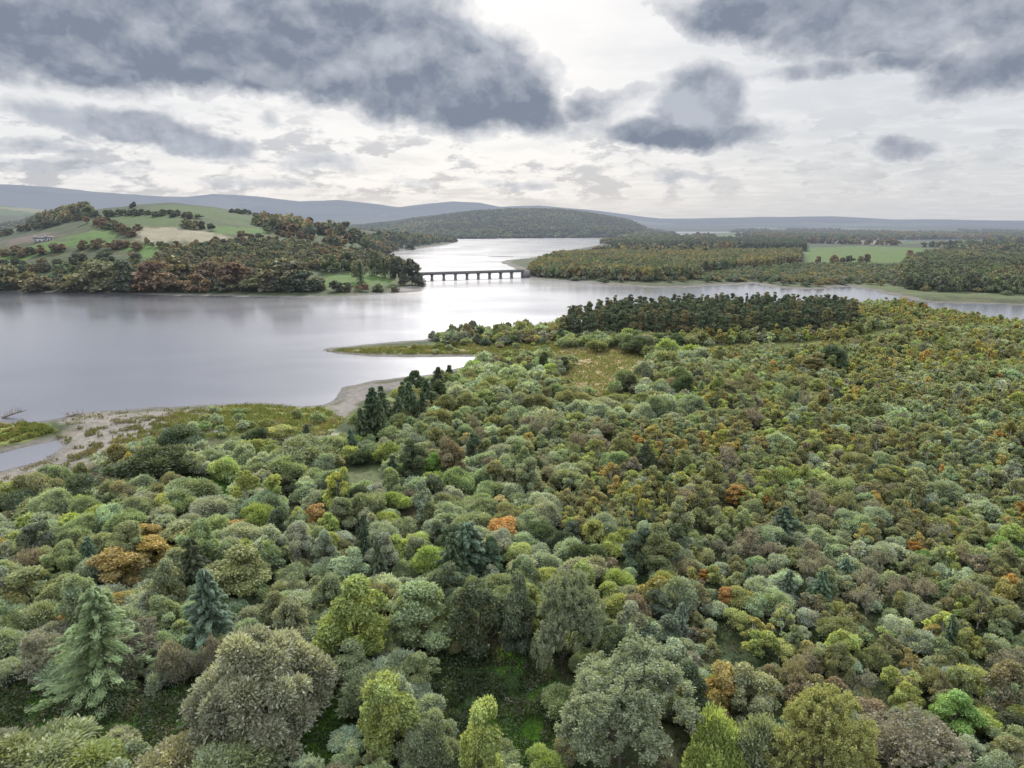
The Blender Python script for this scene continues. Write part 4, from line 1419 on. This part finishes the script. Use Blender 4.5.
cover('reeds_grass', REEDS, 150000, (.3, .9), (.2, .24), [(.19, .17, .075), (.15, .165, .05), (.11, .135, .04), (.17, .16, .06)], 'tawny reeds and rough grass on the shore meadows', rr)

# ------------------------------------------------------------------ bridge
def box(x0, x1, y0, y1, z0, z1):
    V = np.array([(x, y, z) for z in (z0, z1) for y in (y0, y1) for x in (x0, x1)], float)
    Fq = np.array([(0, 2, 3, 1), (4, 5, 7, 6), (0, 1, 5, 4), (2, 6, 7, 3), (0, 4, 6, 2), (1, 3, 7, 5)])
    return V, Fq


def part(name, boxes, mat, parent):
    v, f = join_tubes(boxes)
    return link(name, make_mesh(name, v, f, [mat]), parent)


ax, ay = flat(432, 280.3); bx, by = flat(511.5, 277.6)
ux, uy = bx - ax, by - ay
Lp = math.hypot(ux, uy); step = Lp / 7
br = link('road_bridge', None, None, (float(ax), float(ay), 0)); br.rotation_euler = (0, 0, atan2(uy, ux))
tag(br, 'long flat concrete road bridge on eight piers crossing the lake narrows', 'bridge')
DZ = 7.4
part('deck', [box(-step * 1.0, Lp + step * 1.15, -3.2, 3.2, DZ - .8, DZ), box(-step * 1.0, Lp + step * 1.15, -2.4, 2.4, DZ - 1.7, DZ - .803)], CONCRETE, br)
for s in (-3.15, 2.85):
    part('parapet', [box(-step * 1.0, Lp + step * 1.15, s, s + .3, DZ + .003, DZ + 1.1)], CONCRETE, br)
pier_v, pier_f = join_tubes([box(-.75, .75, -2.3, 2.3, -3, DZ - 2.3), box(-1.05, 1.05, -2.9, 2.9, DZ - 2.297, DZ - 1.703), box(-1.2, 1.2, -2.8, 2.8, -3.2, 0.5)])
pm = make_mesh('pier', pier_v, pier_f, [CONCRETE])
for i in range(8):
    o = link('pier', pm, br, (i * step, 0, 0))
for s, xx in ((0, -step * 1.0 - 6), (1, Lp + step * 1.15 - 2)):
    part('abutment', [box(xx, xx + 8, -3.6, 3.6, -2, DZ - .01)], CONCRETE, br)


# ------------------------------------------------------------------ farmhouses
def house(px, py, w, d, h, label, rot=0.2, garage=False):
    x, y = plan([(px, py)])[0]
    z = float(terrain(np.array([x]), np.array([y]))[0])
    r = link('farmhouse', None, None, (x, y, z)); r.rotation_euler = (0, 0, rot)
    tag(r, label, 'house', 'white houses in the farmland')
    part('wall', [box(-w / 2, w / 2, -d / 2, d / 2, -1, h)], WHITEWALL, r)
    V = np.array([(-w / 2 - .4, -d / 2 - .4, h), (w / 2 + .4, -d / 2 - .4, h), (w / 2 + .4, d / 2 + .4, h), (-w / 2 - .4, d / 2 + .4, h), (-w / 2 - .4, 0, h + d * .42), (w / 2 + .4, 0, h + d * .42)])
    f4 = np.array([(0, 1, 5, 4), (2, 3, 4, 5), (0, 3, 2, 1)]); f3 = np.array([(0, 4, 3), (1, 2, 5)])
    ro = link('roof', make_mesh('roof', V, [f4, f3], [SLATE]), r)
    part('chimney', [box(-w / 2 + .6, -w / 2 + 1.8, -.5, .5, h + 1, h + d * .42 + 1.4)], WHITEWALL, ro)
    for i in range(3):
        xx = -w / 2 + w * (i + .5) / 3
        if i == 1: part('door', [box(xx - .6, xx + .6, -d / 2 - .06, -d / 2 + .05, -.9, 2.0)], DARKGLASS, r)
        else: part('window', [box(xx - .8, xx + .8, -d / 2 - .06, -d / 2 + .05, 1.0, 2.3)], DARKGLASS, r)


house(41, 241.5, 14, 6, 3.2, 'white farmhouse with slate roof on the shoulder of the farmed hill')
house(49, 240.5, 8, 5, 2.8, 'small white outbuilding beside the hill farmhouse', .5)
house(1003, 246, 14, 8, 4.5, 'white house among trees beyond the right bank wood', -.2)
house(968, 243.5, 13, 8, 4.5, 'pale house left of the white house beyond the right bank wood', .3)
house(880, 240.5, 16, 9, 5, 'pale house on the plain beyond the bright green field', .1)

# ------------------------------------------------------------------ driftwood and dead bush on the shore
def drift(px, py, L, label, up=.12, seed=1):
    x, y = plan([(px, py)])[0]; z = max(0, float(terrain(np.array([x]), np.array([y]))[0]))
    rg = np.random.default_rng(seed)
    tl = [tube([[0, 0, .1], [L * .5, .4, .5 + up * L * .5], [L, .2, .6 + up * L]], [.42, .3, .1], 7)]
    for i in range(16):
        t = rg.uniform(.02, .9); p = np.array([L * t, .3, .4 + up * L * t])
        q = p + np.array([rg.normal() * .9, rg.normal() * .9, rg.uniform(.5, 2.2)])
        tl.append(tube([p, (p + q) / 2 + rg.normal(size=3) * .15, q], [.1, .07, .03], 4))
    v, f = join_tubes(tl)
    o = link('driftwood', make_mesh('driftwood', v, f, [WOODMAT], None, None, True), None, (x, y, z)); o.rotation_euler = (0, 0, .3)
    tag(o, label, 'driftwood')


drift(2, 418, 7, 'bleached fallen tree with upturned branches on the water edge', .2)
drift(66, 417, 5, 'low tangle of dead branches in the shallows beside the sandy flat', .02, 3)


# ------------------------------------------------------------------ sky, sun
def make_world():
    w = bpy.data.worlds.new('World'); S.world = w; w.use_nodes = True
    nt = w.node_tree; nt.nodes.clear(); g = G(nt)
    tc = g.n('ShaderNodeTexCoord')
    sep = g.n('ShaderNodeSeparateXYZ'); g.link(tc.outputs['Generated'], sep.inputs[0])
    x, y, z = (E(g, sep.outputs[i]) for i in range(3))
    azm = g.m('ARCTAN2', x, y)                      # 0 = +Y
    el = g.m('ARCSINE', z)
    elp = g.m('MAXIMUM', el, 0.0)
    # flattened coordinates: features shrink towards the horizon like a cloud deck
    deck = 1.0 / (z + .10) if False else g.m('DIVIDE', 1.0, g.m('MAXIMUM', z, 0.0) + .085)
    cv = g.comb(x * deck, y * deck, 0.0)
    av = g.comb(azm * 1.0, el * 1.35, 0.0)
    # warp for ragged outlines
    w1 = g.noise(av, 5.5, 5, .62) - .5
    w2 = g.noise(g.comb(azm + 11.3, el * 1.35, 2.2), 5.5, 5, .62) - .5
    fine = g.noise(av, 17, 5, .62) - .5
    ua = azm + w1 * .10 + fine * .02
    ue = el + w2 * .05 + fine * .025
    def ang(px, py):
        dx, dy, dz = ray(px, py)
        n = sqrt(dx * dx + dy * dy + dz * dz)
        return atan2(dx, dy), math.asin(dz / n)
    blobs = [  # centre px, py, half width px, half height px, tilt, strength
        (60, 15, 230, 54, .0, 1.25), (290, 42, 200, 50, -.14, 1.25), (430, 72, 125, 54, -.15, 1.2), (150, -10, 260, 60, 0, .9), (380, 5, 105, 60, 0, .8),
        (520, 108, 62, 30, -.1, .85),
        (115, 124, 110, 17, -.16, .85), (205, 146, 62, 15, -.08, .8), (20, 108, 60, 14, 0, .5),
        (600, 105, 60, 22, 0, .62), (592, 128, 60, 14, 0, .5), (695, 105, 52, 42, 0, 1.0), (682, 132, 84, 20, 0, 1.0), (640, 92, 40, 18, 0, .55),
        (780, 6, 110, 32, 0, .9), (910, 22, 150, 36, 0, .9), (860, 70, 130, 13, 0, .62), (1000, 55, 70, 34, 0, .8),
        (897, 150, 46, 13, 0, .72),
        (60, 168, 140, 10, 0, .50), (325, 163, 60, 13, 0, .52), (272, 124, 16, 12, 0, .5), (420, 178, 36, 10, 0, .5), (30, 148, 60, 10, 0, .55), (240, 182, 110, 8, 0, .46), (510, 182, 60, 9, 0, .46), (690, 176, 60, 8, 0, .45),
    ]
    def field(ua, ue, blobs):
        dens = None
        flatv = g.comb(ua, ue, 0.0)
        ct, st = cos(-.13), sin(-.13)
        tiltv = g.comb(ua * ct + ue * st, ue * ct - ua * st, 0.0)
        for (px, py, hw, hh, tilt, s) in blobs:
            a, e = ang(px, py)
            src = flatv
            if tilt < -.04:
                src = tiltv; a, e = a * ct + e * st, e * ct - a * st
            n = g.n('ShaderNodeVectorMath', operation='MULTIPLY_ADD')
            g.link(src, n.inputs[0]); n.inputs[1].default_value = (F / hw, F / hh, 0); n.inputs[2].default_value = (-a * F / hw, -e * F / hh, 0)
            d = g.n('ShaderNodeVectorMath', operation='DOT_PRODUCT')
            g.link(n.outputs[0], d.inputs[0]); g.link(n.outputs[0], d.inputs[1])
            q = E(g, d.outputs['Value'])
            v = g.m('POWER', math.exp(-.5), g.m('MULTIPLY_ADD', q, q, q)) * s
            dens = v if dens is None else g.m('MAXIMUM', dens, v)
        return dens
    dens = field(ua, ue, blobs)
    above = field(ua + .008, ue + .030, [b for b in blobs if b[3] >= 15])
    topness = g.m('MAXIMUM', g.m('MINIMUM', dens - above, .24), -.3)
    # general deck of broken cloud
    n1 = g.noise(cv, .85, 5, .58, .3)
    n2 = g.noise(cv, 2.6, 5, .6)
    lowband = g.ramp(elp, .03, .13, 'SMOOTHSTEP', 1.0, .35)
    overhead = g.ramp(elp, .30, .55)
    deckd = g.ramp(n1, .50, .66) * .42 * lowband
    def vor(dx, dy):
        n = g.n('ShaderNodeTexVoronoi', feature='F1'); n.normalize = True
        g.link(g.comb(azm + w1 * .06 + dx, (el + dy) * 1.25 + w2 * .05, 3.0), n.inputs['Vector'])
        n.inputs['Scale'].default_value = 14; n.inputs['Detail'].default_value = 3.0
        n.inputs['Roughness'].default_value = .55; n.inputs['Lacunarity'].default_value = 2.3
        return 1.0 - E(g, n.outputs['Distance'])
    puffy = vor(0, 0); puffy2 = vor(.004, .016)
    big1 = g.noise(g.comb(azm + w1 * .12, el * 1.5 + w2 * .1, 6.0), 6, 5, .5)
    big2 = g.noise(g.comb(azm + w1 * .12 + .008, (el + .03) * 1.5 + w2 * .1, 6.0), 6, 5, .5)
    relief = (puffy - puffy2) * 1.5 + (big1 - big2) * 2.2
    billow = g.noise(av, 13, 5, .6) - .5
    core = dens + billow * .35 + (puffy - .72) * .75 + fine * .22
    mass = g.ramp(core, .33, .41)                   # where thick cloud stands
    thick = g.ramp(core, .36, .74)
    lump = g.noise(g.comb(azm * 1.0 + w1 * .12, el * 1.35 + w2 * .1, 4.0), 7.5, 6, .6)
    # colours
    sky = g.n('ShaderNodeTexSky', sky_type='NISHITA')
    sky.sun_disc = False; sky.sun_elevation = radians(SUN_EL); sky.sun_rotation = radians(SUN_AZ)
    sky.air_density = 1; sky.dust_density = 2
    vm = g.n('ShaderNodeVectorMath', operation='SCALE'); g.link(sky.outputs[0], vm.inputs[0]); vm.inputs['Scale'].default_value = .08
    # veil: thin bright cloud over almost everything
    su = ang(590, -60)
    gx = azm - radians(SUN_AZ); gy = el - radians(20)
    glow = g.m('EXPONENT', (gx * gx * 5.0 + gy * gy * 16.0) * -1.0)
    veilc = g.mix(glow, (.88, .89, .915), (1.0, .99, .98))
    veilc = g.mix(g.ramp(n2, .35, .7) * lowband * .40, veilc, (.58, .61, .67))
    veilc = g.mix(deckd * 1.2, veilc, (.44, .48, .55))
    # bright puffs low down
    band = g.ramp(elp, .012, .04) * g.ramp(elp, .17, .09)
    pw = w1 * .05
    puff = g.ramp(g.noise(g.comb(azm + pw, el * 2.6, 9.0), 13, 5, .6), .46, .53) * band
    base2 = g.ramp(g.noise(g.comb(azm + pw, (el + .016) * 2.6, 9.0), 13, 5, .6), .45, .56)
    veilc = g.mix(puff * .95, veilc, g.mix(base2, (.92, .92, .94), (.50, .53, .60)))
    veilc = g.mix(g.ramp(azm, .02, .40) * g.ramp(n2, .3, .6, 'SMOOTHSTEP', .35, .85), veilc, (.68, .705, .75))
    hz = g.ramp(elp, 0.0, .05, 'SMOOTHSTEP', 1, 0)
    veilc = g.mix(hz * .55, veilc, (.60, .64, .70))
    base = g.mix(.86, vm.outputs[0], veilc)
    # cloud masses: rim bright, body blue grey, lumpy
    lit = lump * .55 + .2 + relief * 1.2 + topness * .05
    body = g.mix(g.ramp(lit, .16, .92, 'LINEAR'), (.225, .265, .34), (.50, .535, .60))
    rim = g.mix(g.ramp(lit, .35, .65), (.56, .585, .64), (.80, .81, .83))
    rim = g.mix(.5, base, rim)
    cl = g.mix(thick, rim, body)
    colr = g.mix(mass, base, cl)
    # overhead: brighter diffuse cloud (out of frame) lifts the land
    up = g.mix(glow, (1.9, 2.02, 2.25), (5.2, 5.1, 4.9))
    colr = g.mix(overhead, colr, up)
    # below the horizon
    colr = g.mix(g.ramp(el, -.02, -.004, 'LINEAR', 1, 0), colr, (.35, .38, .42))
    bg = g.n('ShaderNodeBackground'); g.link(colr, bg.inputs[0]); bg.inputs[1].default_value = 1.0
    out = g.n('ShaderNodeOutputWorld'); g.link(bg.outputs[0], out.inputs[0])
    w.cycles.sampling_method = 'MANUAL'; w.cycles.sample_map_resolution = 1024


SUN_EL, SUN_AZ = 33.0, -4.0
make_world()
sd = bpy.data.lights.new('sun', 'SUN'); sd.energy = 5.0; sd.angle = radians(6.0); sd.color = (1.0, .955, .88)
so = link('sun', sd)
so.rotation_euler = (radians(-(90 - SUN_EL)), 0, radians(-SUN_AZ))   # shines from ahead towards the camera

# ------------------------------------------------------------------ camera
cd_ = bpy.data.cameras.new('camera'); cd_.sensor_width = 36; cd_.lens = F / 1024 * 36
cd_.clip_start = .5; cd_.clip_end = 60000
co = link('camera', cd_, None, (0, 0, H_CAM)); co.rotation_euler = (pi / 2 - PITCH, 0, 0)
S.camera = co
